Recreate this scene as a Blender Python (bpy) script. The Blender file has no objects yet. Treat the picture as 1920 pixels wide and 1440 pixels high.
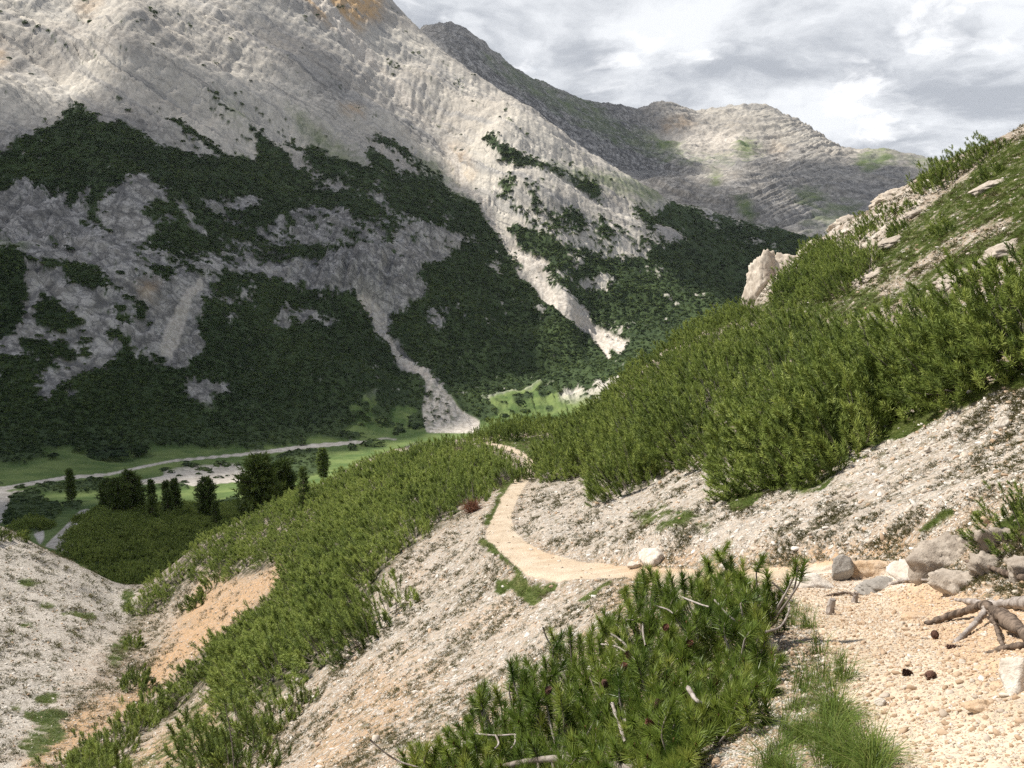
import bpy, math, random
import numpy as np
from mathutils import Vector, Matrix

# ------------------------------------------------------------------ camera, sky, sun, exposure
W, H, F = 1920.0, 1440.0, 1440.0            # photograph size and focal length in its pixels
PITCH = math.radians(10.0)
SUN_EL = math.radians(52.0)
SUN_AZ = math.radians(-63.0)                # azimuth from +Y towards +X
SUN_DIR = np.array([math.sin(SUN_AZ)*math.cos(SUN_EL), math.cos(SUN_AZ)*math.cos(SUN_EL), math.sin(SUN_EL)])

scene = bpy.context.scene
col = scene.collection
cam_d = bpy.data.cameras.new('camera')
cam_d.sensor_width = 36.0
cam_d.lens = 36.0*F/W
cam_d.clip_start = 0.05
cam_d.clip_end = 60000.0
cam = bpy.data.objects.new('camera', cam_d)
cam.location = (0, 0, 0)
cam.rotation_euler = (math.radians(90)-PITCH, 0, 0)
col.objects.link(cam)
scene.camera = cam
scene.view_settings.view_transform = 'Standard'
scene.view_settings.look = 'None'
scene.view_settings.gamma = 1.0
scene.view_settings.exposure = 0.42
scene.view_settings.use_curve_mapping = False
scene.render.engine = 'CYCLES'
scene.cycles.max_bounces = 6
scene.cycles.diffuse_bounces = 3
scene.cycles.transparent_max_bounces = 12
scene.cycles.use_denoising = False

def nd(nt, t, loc=(0, 0), **kw):
    n = nt.nodes.new(t)
    for k, v in kw.items():
        setattr(n, k, v)
    return n

class G:
    """small helper to write node graphs"""
    def __init__(s, nt): s.nt = nt
    def new(s, t, ins=None, **kw):
        n = s.nt.nodes.new(t)
        for k, v in kw.items(): setattr(n, k, v)
        if ins:
            for k, v in ins.items(): s.set(n.inputs[k], v)
        return n
    def set(s, sock, v):
        if isinstance(v, bpy.types.NodeSocket): s.nt.links.new(v, sock)
        else: sock.default_value = v
    def math(s, op, a, b=0.0, c=0.0, clamp=False):
        n = s.nt.nodes.new('ShaderNodeMath'); n.operation = op; n.use_clamp = clamp
        s.set(n.inputs[0], a); s.set(n.inputs[1], b); s.set(n.inputs[2], c)
        return n.outputs[0]
    def vmath(s, op, a, b=(0, 0, 0)):
        n = s.nt.nodes.new('ShaderNodeVectorMath'); n.operation = op
        s.set(n.inputs[0], a)
        if op == 'SCALE': s.set(n.inputs['Scale'], b)
        else: s.set(n.inputs[1], b)
        return n.outputs['Value'] if op in ('DOT_PRODUCT', 'LENGTH') else n.outputs[0]
    def mix(s, f, a, b, mode='MIX'):
        n = s.nt.nodes.new('ShaderNodeMix'); n.data_type = 'RGBA'; n.blend_type = mode
        s.set(n.inputs[0], f)
        for i, v in ((6, a), (7, b)):
            if isinstance(v, tuple) and len(v) == 3: v = v + (1.0,)
            s.set(n.inputs[i], v)
        return n.outputs[2]
    def mixf(s, f, a, b):
        n = s.nt.nodes.new('ShaderNodeMix'); n.data_type = 'FLOAT'
        s.set(n.inputs[0], f); s.set(n.inputs[2], a); s.set(n.inputs[3], b)
        return n.outputs[0]
    def ramp(s, f, lo, hi, smooth=True):
        n = s.nt.nodes.new('ShaderNodeMapRange'); n.interpolation_type = 'SMOOTHSTEP' if smooth else 'LINEAR'
        s.set(n.inputs[0], f); n.inputs[1].default_value = lo; n.inputs[2].default_value = hi
        return n.outputs[0]
    def noise(s, vec, scale, detail=4.0, rough=0.55, dist=0.0, out=0):
        n = s.nt.nodes.new('ShaderNodeTexNoise')
        s.set(n.inputs['Vector'], vec); n.inputs['Scale'].default_value = scale
        n.inputs['Detail'].default_value = detail; n.inputs['Roughness'].default_value = rough
        n.inputs['Distortion'].default_value = dist
        return n.outputs[out]
    def voro(s, vec, scale, feature='F1', out='Distance', rnd=1.0):
        n = s.nt.nodes.new('ShaderNodeTexVoronoi'); n.feature = feature
        s.set(n.inputs['Vector'], vec); n.inputs['Scale'].default_value = scale
        n.inputs['Randomness'].default_value = rnd
        return n.outputs[out]
    def mapping(s, vec, scale=(1, 1, 1), rot=(0, 0, 0), loc=(0, 0, 0)):
        n = s.nt.nodes.new('ShaderNodeMapping')
        s.set(n.inputs[0], vec); n.inputs['Scale'].default_value = scale
        n.inputs['Rotation'].default_value = rot; n.inputs['Location'].default_value = loc
        return n.outputs[0]

# world: Nishita sky with a broken cloud deck in front of it
world = bpy.data.worlds.new('World'); scene.world = world; world.use_nodes = True
g = G(world.node_tree); world.node_tree.nodes.clear()
sky = g.new('ShaderNodeTexSky', sky_type='NISHITA', sun_disc=False, sun_elevation=SUN_EL, sun_rotation=SUN_AZ % (2*math.pi),
            altitude=2000.0, air_density=1.0, dust_density=0.6, ozone_density=1.0)
tc = g.new('ShaderNodeTexCoord')
gen = tc.outputs['Generated']
sep = g.new('ShaderNodeSeparateXYZ', {0: gen})
zz = g.math('MAXIMUM', sep.outputs[2], 0.0)
den = g.math('ADD', zz, 0.30)
cx = g.math('DIVIDE', sep.outputs[0], den)
cy = g.math('DIVIDE', sep.outputs[1], den)
cv = g.new('ShaderNodeCombineXYZ', {0: cx, 1: cy, 2: g.math('MULTIPLY', zz, 2.0)}).outputs[0]
warp = g.noise(cv, 2.4, 5, 0.55, 0.0, out=1)
cv2 = g.vmath('ADD', cv, g.vmath('SCALE', g.vmath('SUBTRACT', warp, (0.5, 0.5, 0.5)), 0.30))
big = g.noise(g.mapping(cv2, (1.0, 1.0, 1.0), loc=(0.35, 0.2, 0)), 2.1, 9, 0.56)
mid = g.noise(g.mapping(cv2, (1.0, 1.0, 1.0), loc=(4.1, 1.7, 0.3)), 4.6, 8, 0.58)
dens = g.math('ADD', g.math('MULTIPLY', big, 0.62), g.math('MULTIPLY', mid, 0.38))
# cloud brightness: pale grey undersides, white thin edges
light = g.ramp(dens, 0.41, 0.60)
SKYK = 0.10
ccol = g.mix(light, (0.40, 0.425, 0.47), (0.80, 0.82, 0.85))
wisp = g.ramp(g.noise(g.mapping(cv2, (1, 1, 1), loc=(9.3, 3.1, 0)), 3.2, 8, 0.58), 0.54, 0.70)
ccol = g.mix(g.math('MULTIPLY', wisp, 0.75), ccol, (1.15, 1.15, 1.16))
ccol = g.mix(g.ramp(sep.outputs[2], 0.34, 0.60), ccol, g.mix(light, (0.22, 0.235, 0.26), (0.42, 0.43, 0.45)))   # unseen overhead clouds darkened to cut the ambient light
cover = g.ramp(g.noise(g.mapping(cv2, (1, 1, 1), loc=(2.7, 7.9, 0)), 2.0, 6, 0.55), 0.24, 0.40)
# cover thinned in the unseen sky overhead to weaken the fill light
cover = g.math('MULTIPLY', cover, g.math('SUBTRACT', 1.0, g.math('MULTIPLY', g.ramp(sep.outputs[2], 0.36, 0.62), 0.55)))
bg_sky = g.new('ShaderNodeBackground', {'Color': sky.outputs[0], 'Strength': SKYK})
bg_cl = g.new('ShaderNodeBackground', {'Color': ccol, 'Strength': 0.92})
mixs = g.new('ShaderNodeMixShader', {0: cover, 1: bg_sky.outputs[0], 2: bg_cl.outputs[0]})
wo = g.new('ShaderNodeOutputWorld', {0: mixs.outputs[0]})

sun_d = bpy.data.lights.new('sun', 'SUN'); sun_d.energy = 5.0; sun_d.angle = math.radians(0.53); sun_d.color = (1.0, 0.955, 0.88)
sun = bpy.data.objects.new('sun', sun_d); col.objects.link(sun)
sun.rotation_euler = Vector(SUN_DIR).to_track_quat('Z', 'Y').to_euler()
sun.location = (-60, 20, 80)

# ------------------------------------------------------------------ tagging helpers
def tag(o, label=None, cat=None, group=None, kind=None):
    if label: o['label'] = label
    if cat: o['category'] = cat
    if group: o['group'] = group
    if kind: o['kind'] = kind
    return o

def mesh_np(name, verts, faces_idx, counts, mat=None, smooth=True, attrs=None):
    """numpy mesh: verts (n,3), flat loop indices, per-face loop counts"""
    me = bpy.data.meshes.new(name)
    n = len(verts); me.vertices.add(n)
    me.vertices.foreach_set('co', np.asarray(verts, np.float32).ravel())
    faces_idx = np.asarray(faces_idx, np.int32).ravel(); counts = np.asarray(counts, np.int32)
    me.loops.add(len(faces_idx)); me.loops.foreach_set('vertex_index', faces_idx)
    me.polygons.add(len(counts))
    st = np.zeros(len(counts), np.int32); st[1:] = np.cumsum(counts)[:-1]
    me.polygons.foreach_set('loop_start', st); me.polygons.foreach_set('loop_total', counts)
    if smooth: me.polygons.foreach_set('use_smooth', np.ones(len(counts), bool))
    me.update(calc_edges=True)
    if attrs:
        for k, v in attrs.items():
            if v.ndim == 2:
                a = me.attributes.new(k, 'FLOAT_COLOR', 'POINT')
                if v.shape[1] == 3: v = np.concatenate([v, np.ones((len(v), 1))], 1)
                a.data.foreach_set('color', v.astype(np.float32).ravel())
            else:
                a = me.attributes.new(k, 'FLOAT', 'POINT'); a.data.foreach_set('value', v.astype(np.float32))
    if mat: me.materials.append(mat)
    return me

def link(name, me, parent=None):
    o = bpy.data.objects.new(name, me); col.objects.link(o)
    if parent is not None: o.parent = parent
    return o

def empty(name, loc=(0, 0, 0), rz=0.0):
    o = bpy.data.objects.new(name, None); col.objects.link(o)
    o.location = loc; o.rotation_euler = (0, 0, rz); o.empty_display_size = 0.2
    return o

# ------------------------------------------------------------------ numpy noise
def _hash(ix, iy, seed):
    h = (ix.astype(np.int64)*374761393 + iy.astype(np.int64)*668265263 + seed*1442695041) & 0xFFFFFFFF
    h = ((h ^ (h >> 13))*1274126177) & 0xFFFFFFFF
    h = (h ^ (h >> 16))
    return h
def gnoise(x, y, seed=0):
    """2-D gradient noise, about -0.7..0.7"""
    x0 = np.floor(x); y0 = np.floor(y); fx = x-x0; fy = y-y0
    ix = x0.astype(np.int64); iy = y0.astype(np.int64)
    u = fx*fx*fx*(fx*(fx*6-15)+10); v = fy*fy*fy*(fy*(fy*6-15)+10)
    def gr(ax, ay, dx, dy):
        a = _hash(ax, ay, seed)*(2*math.pi/4294967296.0)
        return np.cos(a)*dx + np.sin(a)*dy
    n00 = gr(ix, iy, fx, fy); n10 = gr(ix+1, iy, fx-1, fy)
    n01 = gr(ix, iy+1, fx, fy-1); n11 = gr(ix+1, iy+1, fx-1, fy-1)
    return (n00*(1-u)+n10*u)*(1-v) + (n01*(1-u)+n11*u)*v
def fbm(x, y, oct=4, gain=0.5, seed=0, ridged=False):
    t = np.zeros_like(x); a = 1.0; s = 0.0
    for i in range(oct):
        n = gnoise(x*2.0**i+17.3*i, y*2.0**i-9.1*i, seed+i*7)
        if ridged: n = 0.5-np.abs(n)*1.6
        t += a*n; s += a; a *= gain
    return t/s

# ------------------------------------------------------------------ picture <-> place
CP, SP = math.cos(PITCH), math.sin(PITCH)
def pix_dir(px, py):
    """bearing (radians) and slope (height / horizontal distance) of the sight line through a photo pixel"""
    u = (np.asarray(px, float)-W/2)/F; v = (H/2-np.asarray(py, float))/F
    y = CP+v*SP; z = -SP+v*CP
    r = np.hypot(u, y)
    return np.arctan2(u, y), z/r
def to_pix(x, y, z):
    d = y*CP - z*SP; d = np.where(d < 0.05, 0.05, d)
    return W/2+F*x/d, H/2-F*(y*SP+z*CP)/d
def at(px, py, r):
    """the point at horizontal distance r on the sight line of a photo pixel"""
    t, s = pix_dir(px, py)
    return np.array([r*math.sin(t), r*math.cos(t), r*s])

class TPS:
    """thin plate spline through scattered survey points: (bearing, ln distance) -> slope"""
    def __init__(s, pts, ka=2.5, reg=1e-5):
        pts = np.asarray(pts, float); s.ka = ka
        X = np.stack([pts[:, 0]*ka, pts[:, 1]], 1); n = len(X)
        d = np.linalg.norm(X[:, None]-X[None], axis=2)
        K = np.where(d > 0, d*d*np.log(d+1e-12), 0) + reg*np.eye(n)
        P = np.concatenate([np.ones((n, 1)), X], 1)
        A = np.zeros((n+3, n+3)); A[:n, :n] = K; A[:n, n:] = P; A[n:, :n] = P.T
        b = np.zeros(n+3); b[:n] = pts[:, 2]
        w = np.linalg.solve(A, b); s.X = X; s.w = w[:n]; s.c = w[n:]
    def __call__(s, th, lr):
        sh = th.shape; q = np.stack([th.ravel()*s.ka, lr.ravel()], 1)
        out = s.c[0]+q@s.c[1:]
        for i in range(len(s.X)):
            d2 = (q[:, 0]-s.X[i, 0])**2+(q[:, 1]-s.X[i, 1])**2
            out += s.w[i]*0.5*d2*np.log(d2+1e-12)
        return out.reshape(sh)

def survey(lst):
    """(px, py, distance[, slope offset]) -> spline points"""
    out = []
    for p in lst:
        t, s = pix_dir(p[0], p[1]); out.append((float(t), math.log(p[2]), float(s)+(p[3] if len(p) > 3 else 0.0)))
    return out

class Relief:
    """coarse spline evaluated on a lattice and looked up bilinearly"""
    def __init__(s, pts, t0, t1, r0, r1, nt=140, nr=140, ka=2.5, reg=1e-5):
        s.t0, s.t1, s.l0, s.l1 = t0, t1, math.log(r0), math.log(r1); s.nt, s.nr = nt, nr
        T, L = np.meshgrid(np.linspace(t0, t1, nt), np.linspace(s.l0, s.l1, nr))
        s.S = TPS(pts, ka, reg)(T, L)
    def __call__(s, th, lr):
        a = np.clip((th-s.t0)/(s.t1-s.t0), 0, 1)*(s.nt-1.001); b = np.clip((lr-s.l0)/(s.l1-s.l0), 0, 1)*(s.nr-1.001)
        i = a.astype(int); j = b.astype(int); fa = a-i; fb = b-j
        S = s.S
        # smooth (Catmull-Rom) in both directions
        def cr(p0, p1, p2, p3, f):
            return p1+0.5*f*(p2-p0+f*(2*p0-5*p1+4*p2-p3+f*(3*(p1-p2)+p3-p0)))
        rows = []
        for dj in (-1, 0, 1, 2):
            jj = np.clip(j+dj, 0, s.nr-1)
            c = [S[jj, np.clip(i+di, 0, s.nt-1)] for di in (-1, 0, 1, 2)]
            rows.append(cr(*c, fa))
        return cr(*rows, fb)

def raster(polys, blur=3, res=2, base=0.0):
    """polygons in photo pixels -> density map (painted in order), lightly softened"""
    w, h = int(W)//res, int(H)//res
    M = np.full((h, w), base, np.float32)
    yy = np.arange(h)*res+res*0.5; xx = np.arange(w)*res+res*0.5
    for val, pts in polys:
        p = np.asarray(pts, float)
        y0 = max(0, int(p[:, 1].min()/res)-1); y1 = min(h, int(p[:, 1].max()/res)+2)
        for j in range(y0, y1):
            y = yy[j]; a = p; b = np.roll(p, -1, 0)
            c = ((a[:, 1] <= y) & (b[:, 1] > y)) | ((b[:, 1] <= y) & (a[:, 1] > y))
            if not c.any(): continue
            xs = np.sort(a[c, 0]+(y-a[c, 1])/(b[c, 1]-a[c, 1])*(b[c, 0]-a[c, 0]))
            for k in range(0, len(xs)-1, 2):
                i0 = int(np.ceil((xs[k]-res*0.5)/res)); i1 = int(np.floor((xs[k+1]-res*0.5)/res))
                if i1 >= 0 and i0 < w: M[j, max(0, i0):max(0, i1+1)] = val
    for _ in range(2):
        if blur > 0:
            for ax in (0, 1):
                k = 2*blur+1
                P = np.pad(M, [(blur+1, blur) if ax == q else (0, 0) for q in (0, 1)], mode='edge').cumsum(ax)
                n = M.shape[ax]
                M = (np.take(P, range(k, k+n), ax)-np.take(P, range(0, n), ax))/k
    return M
def lookup(M, px, py, res=2):
    h, w = M.shape
    a = np.clip(px/res-0.5, 0, w-1.001); b = np.clip(py/res-0.5, 0, h-1.001)
    i = a.astype(int); j = b.astype(int); fa = a-i; fb = b-j
    return (M[j, i]*(1-fa)+M[j, i+1]*fa)*(1-fb)+(M[j+1, i]*(1-fa)+M[j+1, i+1]*fa)*fb
def ribbon(pts, widths):
    """a line of photo pixels with widths -> polygon"""
    p = np.asarray(pts, float); wd = np.asarray(widths, float)*0.5
    t = np.gradient(p, axis=0); t /= np.linalg.norm(t, axis=1)[:, None]+1e-9
    n = np.stack([-t[:, 1], t[:, 0]], 1)
    return [tuple(q) for q in (p+n*wd[:, None])]+[tuple(q) for q in (p-n*wd[:, None])[::-1]]
def ell(cx, cy, a, b, rot=0.0, n=14):
    c, s = math.cos(math.radians(rot)), math.sin(math.radians(rot))
    return [(cx+a*math.cos(t)*c-b*math.sin(t)*s, cy+a*math.cos(t)*s+b*math.sin(t)*c) for t in np.linspace(0, 2*math.pi, n, endpoint=False)]

def grid_faces(nt, nr):
    j, i = np.meshgrid(np.arange(nr-1), np.arange(nt-1), indexing='ij')
    a = j*nt+i
    return np.stack([a, a+1, a+1+nt, a+nt], -1).reshape(-1, 4)

# ------------------------------------------------------------------ materials of the ground
def new_mat(name):
    m = bpy.data.materials.new(name); m.use_nodes = True; m.node_tree.nodes.clear()
    return m, G(m.node_tree)
def finish(m, g, colr, rough=0.9, bump=None, bstr=0.5, bdist=0.1, spec=0.2, extra=None):
    b = g.new('ShaderNodeBsdfPrincipled', {'Base Color': colr, 'Roughness': rough, 'Specular IOR Level': spec})
    if bump is not None:
        bn = g.new('ShaderNodeBump', {'Height': bump, 'Strength': bstr, 'Distance': bdist})
        m.node_tree.links.new(bn.outputs[0], b.inputs['Normal'])
    if extra: extra(b)
    g.new('ShaderNodeOutputMaterial', {0: b.outputs[0]})
    return m

def mountain_material(name, bed, warm=1.0, S=1.0, rockmul=1.0):
    """limestone with bedding, dwarf pine cover (cov.r), turf (cov.g), scree (cov.b), ochre staining (cov.a)"""
    m, g = new_mat(name)
    geo = g.new('ShaderNodeNewGeometry'); P = geo.outputs['Position']
    at1 = g.new('ShaderNodeAttribute', attribute_name='cov'); sp = g.new('ShaderNodeSeparateColor', {0: at1.outputs['Color']})
    veg, grass, scree = sp.outputs[0], sp.outputs[1], sp.outputs[2]; ochre = at1.outputs['Alpha']
    at2 = g.new('ShaderNodeAttribute', attribute_name='bed'); bedc = at2.outputs['Fac']
    # bedding: fine dark lines along the strata
    bw = g.math('ADD', bedc, g.math('MULTIPLY', g.noise(P, 0.012/S, 5, 0.6), 26.0*S))
    bx = g.new('ShaderNodeCombineXYZ', {0: g.math('MULTIPLY', bw, 1.0), 1: g.math('MULTIPLY', g.new('ShaderNodeSeparateXYZ', {0: P}).outputs[0], 0.03), 2: g.math('MULTIPLY', g.new('ShaderNodeSeparateXYZ', {0: P}).outputs[1], 0.03)}).outputs[0]
    n1 = g.noise(bx, 0.16/S, 5, 0.65); n2 = g.noise(bx, 0.045/S, 4, 0.6)
    crack = g.ramp(n1, 0.58, 0.65)
    blot = g.noise(P, 0.006/S, 7, 0.6); fine = g.noise(P, 0.22/S, 6, 0.7)
    # runnels: streaks drawn out down the fall line
    rn = g.noise(bx, 0.075/S, 7, 0.70)
    wq = g.vmath('ADD', P, g.vmath('SCALE', g.noise(P, 0.05/S, 4, 0.6, out=1), 22.0*S))
    vc = g.math('MINIMUM', g.math('MULTIPLY', g.voro(g.mapping(wq, (1, 1, 0.7)), 0.045/S, 'DISTANCE_TO_EDGE'), 1.0), g.math('MULTIPLY', g.voro(g.mapping(wq, (1, 1, 0.6)), 0.13/S, 'DISTANCE_TO_EDGE'), 1.6))
    fract = g.ramp(vc, 0.11, 0.0)
    pits = g.ramp(g.noise(g.mapping(P, (1, 1, 0.35)), 0.12/S, 7, 0.72), 0.56, 0.70)
    a = (0.44*rockmul, 0.395*rockmul, 0.335*rockmul); b = (0.63*rockmul, 0.575*rockmul, 0.485*rockmul); c = (0.33*rockmul, 0.325*rockmul, 0.325*rockmul)
    rock = g.mix(g.ramp(blot, 0.36, 0.64), a, b)
    rock = g.mix(g.math('MULTIPLY', g.ramp(n2, 0.48, 0.68), 0.45), rock, c)
    rock = g.mix(g.math('MULTIPLY', g.ramp(rn, 0.49, 0.64), 0.58), rock, (0.25, 0.245, 0.24))
    rock = g.mix(g.math('MULTIPLY', crack, 0.62 if S < 2 else 0.75), rock, (0.17, 0.165, 0.16))
    rock = g.mix(g.math('MULTIPLY', pits, 0.35), rock, (0.20, 0.195, 0.185))
    rock = g.mix(g.math('MULTIPLY', g.ramp(fine, 0.46, 0.66), 0.22), rock, (0.76*rockmul, 0.72*rockmul, 0.64*rockmul))
    at3 = g.new('ShaderNodeAttribute', attribute_name='grey')  # dark rock tone; also carries shade painted into the colour
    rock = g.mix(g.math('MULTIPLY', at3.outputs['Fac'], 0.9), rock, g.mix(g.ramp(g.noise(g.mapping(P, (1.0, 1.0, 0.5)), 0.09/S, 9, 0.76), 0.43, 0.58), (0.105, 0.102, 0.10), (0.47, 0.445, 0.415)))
    rock = g.mix(g.math('MULTIPLY', fract, g.mixf(at3.outputs['Fac'], 0.24, 0.78)), rock, (0.085, 0.083, 0.083))  # cracks darkened in colour, strongest where cloud shade flattens the relief
    rock = g.mix(g.math('MULTIPLY', ochre, g.ramp(g.noise(P, 0.05/S, 5, 0.6), 0.28, 0.58)), rock, (0.56, 0.37, 0.19))
    sc = g.mix(g.ramp(g.noise(P, 0.30/S, 6, 0.7), 0.4, 0.62), (0.44, 0.39, 0.33), (0.64, 0.585, 0.51))
    rock = g.mix(scree, rock, sc)
    gr = g.mix(g.ramp(g.noise(P, 0.05/S, 6, 0.65), 0.38, 0.62), (0.085, 0.135, 0.040), (0.165, 0.215, 0.070))
    gr = g.mix(g.math('MULTIPLY', g.ramp(g.noise(P, 0.5/S, 4, 0.6), 0.58, 0.72), 0.6), gr, (0.20, 0.19, 0.10))
    base = g.mix(grass, rock, gr)
    vg = g.mix(g.ramp(g.noise(P, 0.02/S, 6, 0.65), 0.35, 0.65), (0.022, 0.038, 0.017), (0.052, 0.078, 0.028))
    vf = g.mix(g.ramp(g.noise(P, 0.35/S, 4, 0.65), 0.35, 0.65), vg, g.mix(0.5, vg, (0.085, 0.118, 0.045)))
    base = g.mix(veg, base, vf)
    hb = g.math('ADD', g.math('MULTIPLY', g.math('SUBTRACT', fine, crack), 1.0), g.math('MULTIPLY', pits, -0.9))
    return finish(m, g, base, 0.92, hb, 0.45, 1.5*S, 0.12)

# ------------------------------------------------------------------ valley floor and the big mountain
V_PTS = survey([
 # slopes on our side of the valley floor
 (0,1000,170),(20,960,235),(100,1000,165),(150,975,150),(135,1035,112),(200,1062,105),(300,1092,96),(250,1000,126),(350,985,138),(430,978,150),(220,974,168),
 (330,964,185),(430,958,190),(620,960,150),(620,890,300),(960,1100,100),(960,900,260),(1400,1000,150),(1900,900,160),(1900,800,300),(1600,760,480),(1300,800,400),(0,1120,90),(-300,1100,95),(600,1150,85),(-250,960,240),
 # valley floor
 (-200,900,390),(0,940,325),(0,918,350),(0,875,408),(150,852,432),(330,872,405),(330,902,352),(450,892,372),(480,852,440),(600,840,462),(700,826,488),(700,772,560),(640,797,520),(800,812,512),(880,800,535),(960,772,592),(1040,748,645),
 (1150,682,730),(1260,622,850),(1390,562,1010),(1400,505,1250),(1700,560,1200),(1900,560,1200),(2100,600,1200),
 # foot and face of the mountain
 (-200,850,455),(0,852,446),(200,840,458),(400,832,474),(560,800,520),(760,722,640),
 (0,700,530),(200,700,540),(400,700,566),(600,680,612),(700,605,700),(860,650,705),(1000,640,765),(1090,632,800),
 (0,500,640),(-200,480,650),(200,480,662),(330,425,730),(150,237,870),(0,300,812),(-200,300,820),(330,550,642),(500,500,722),(640,430,812),(700,520,742),
 (840,430,912),(930,440,955),(860,330,1085),(830,280,1150),(760,200,1235),(700,120,1320),(1000,535,865),(1080,600,805),
 (1000,400,975),(1100,450,975),(1200,470,1010),(1050,330,1075),(940,290,1070),(1200,400,1130),
 (0,0,1160),(200,0,1190),(400,0,1262),(560,0,1370),(0,150,975),(230,75,1010),(120,160,985),(300,200,925),(450,150,1060),(600,150,1140),(560,250,990),(450,300,885),(620,350,890),(330,60,1110),(-200,0,1150),(-200,150,975),
 # skyline
 (700,-6,1520),(770,62,1505),(850,122,1490),(950,192,1460),(1060,272,1440),(1180,357,1440),(1250,390,1440),(1320,403,1460),(1400,425,1490),(1500,452,1520),(1650,480,1540),(1900,520,1560),
 (0,-200,1480),(400,-200,1560),(650,-110,1620),(-250,-200,1480),
 (700,150,2100),(950,380,2100),(1180,520,2100),(1500,600,2100),(1900,650,2100),(400,0,2200),(0,0,2200),
])
V_T0, V_T1, V_R0, V_R1 = -0.80, 0.80, 78.0, 2300.0
V_rel = Relief(V_PTS, V_T0, V_T1, V_R0, V_R1, 150, 170)

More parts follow.
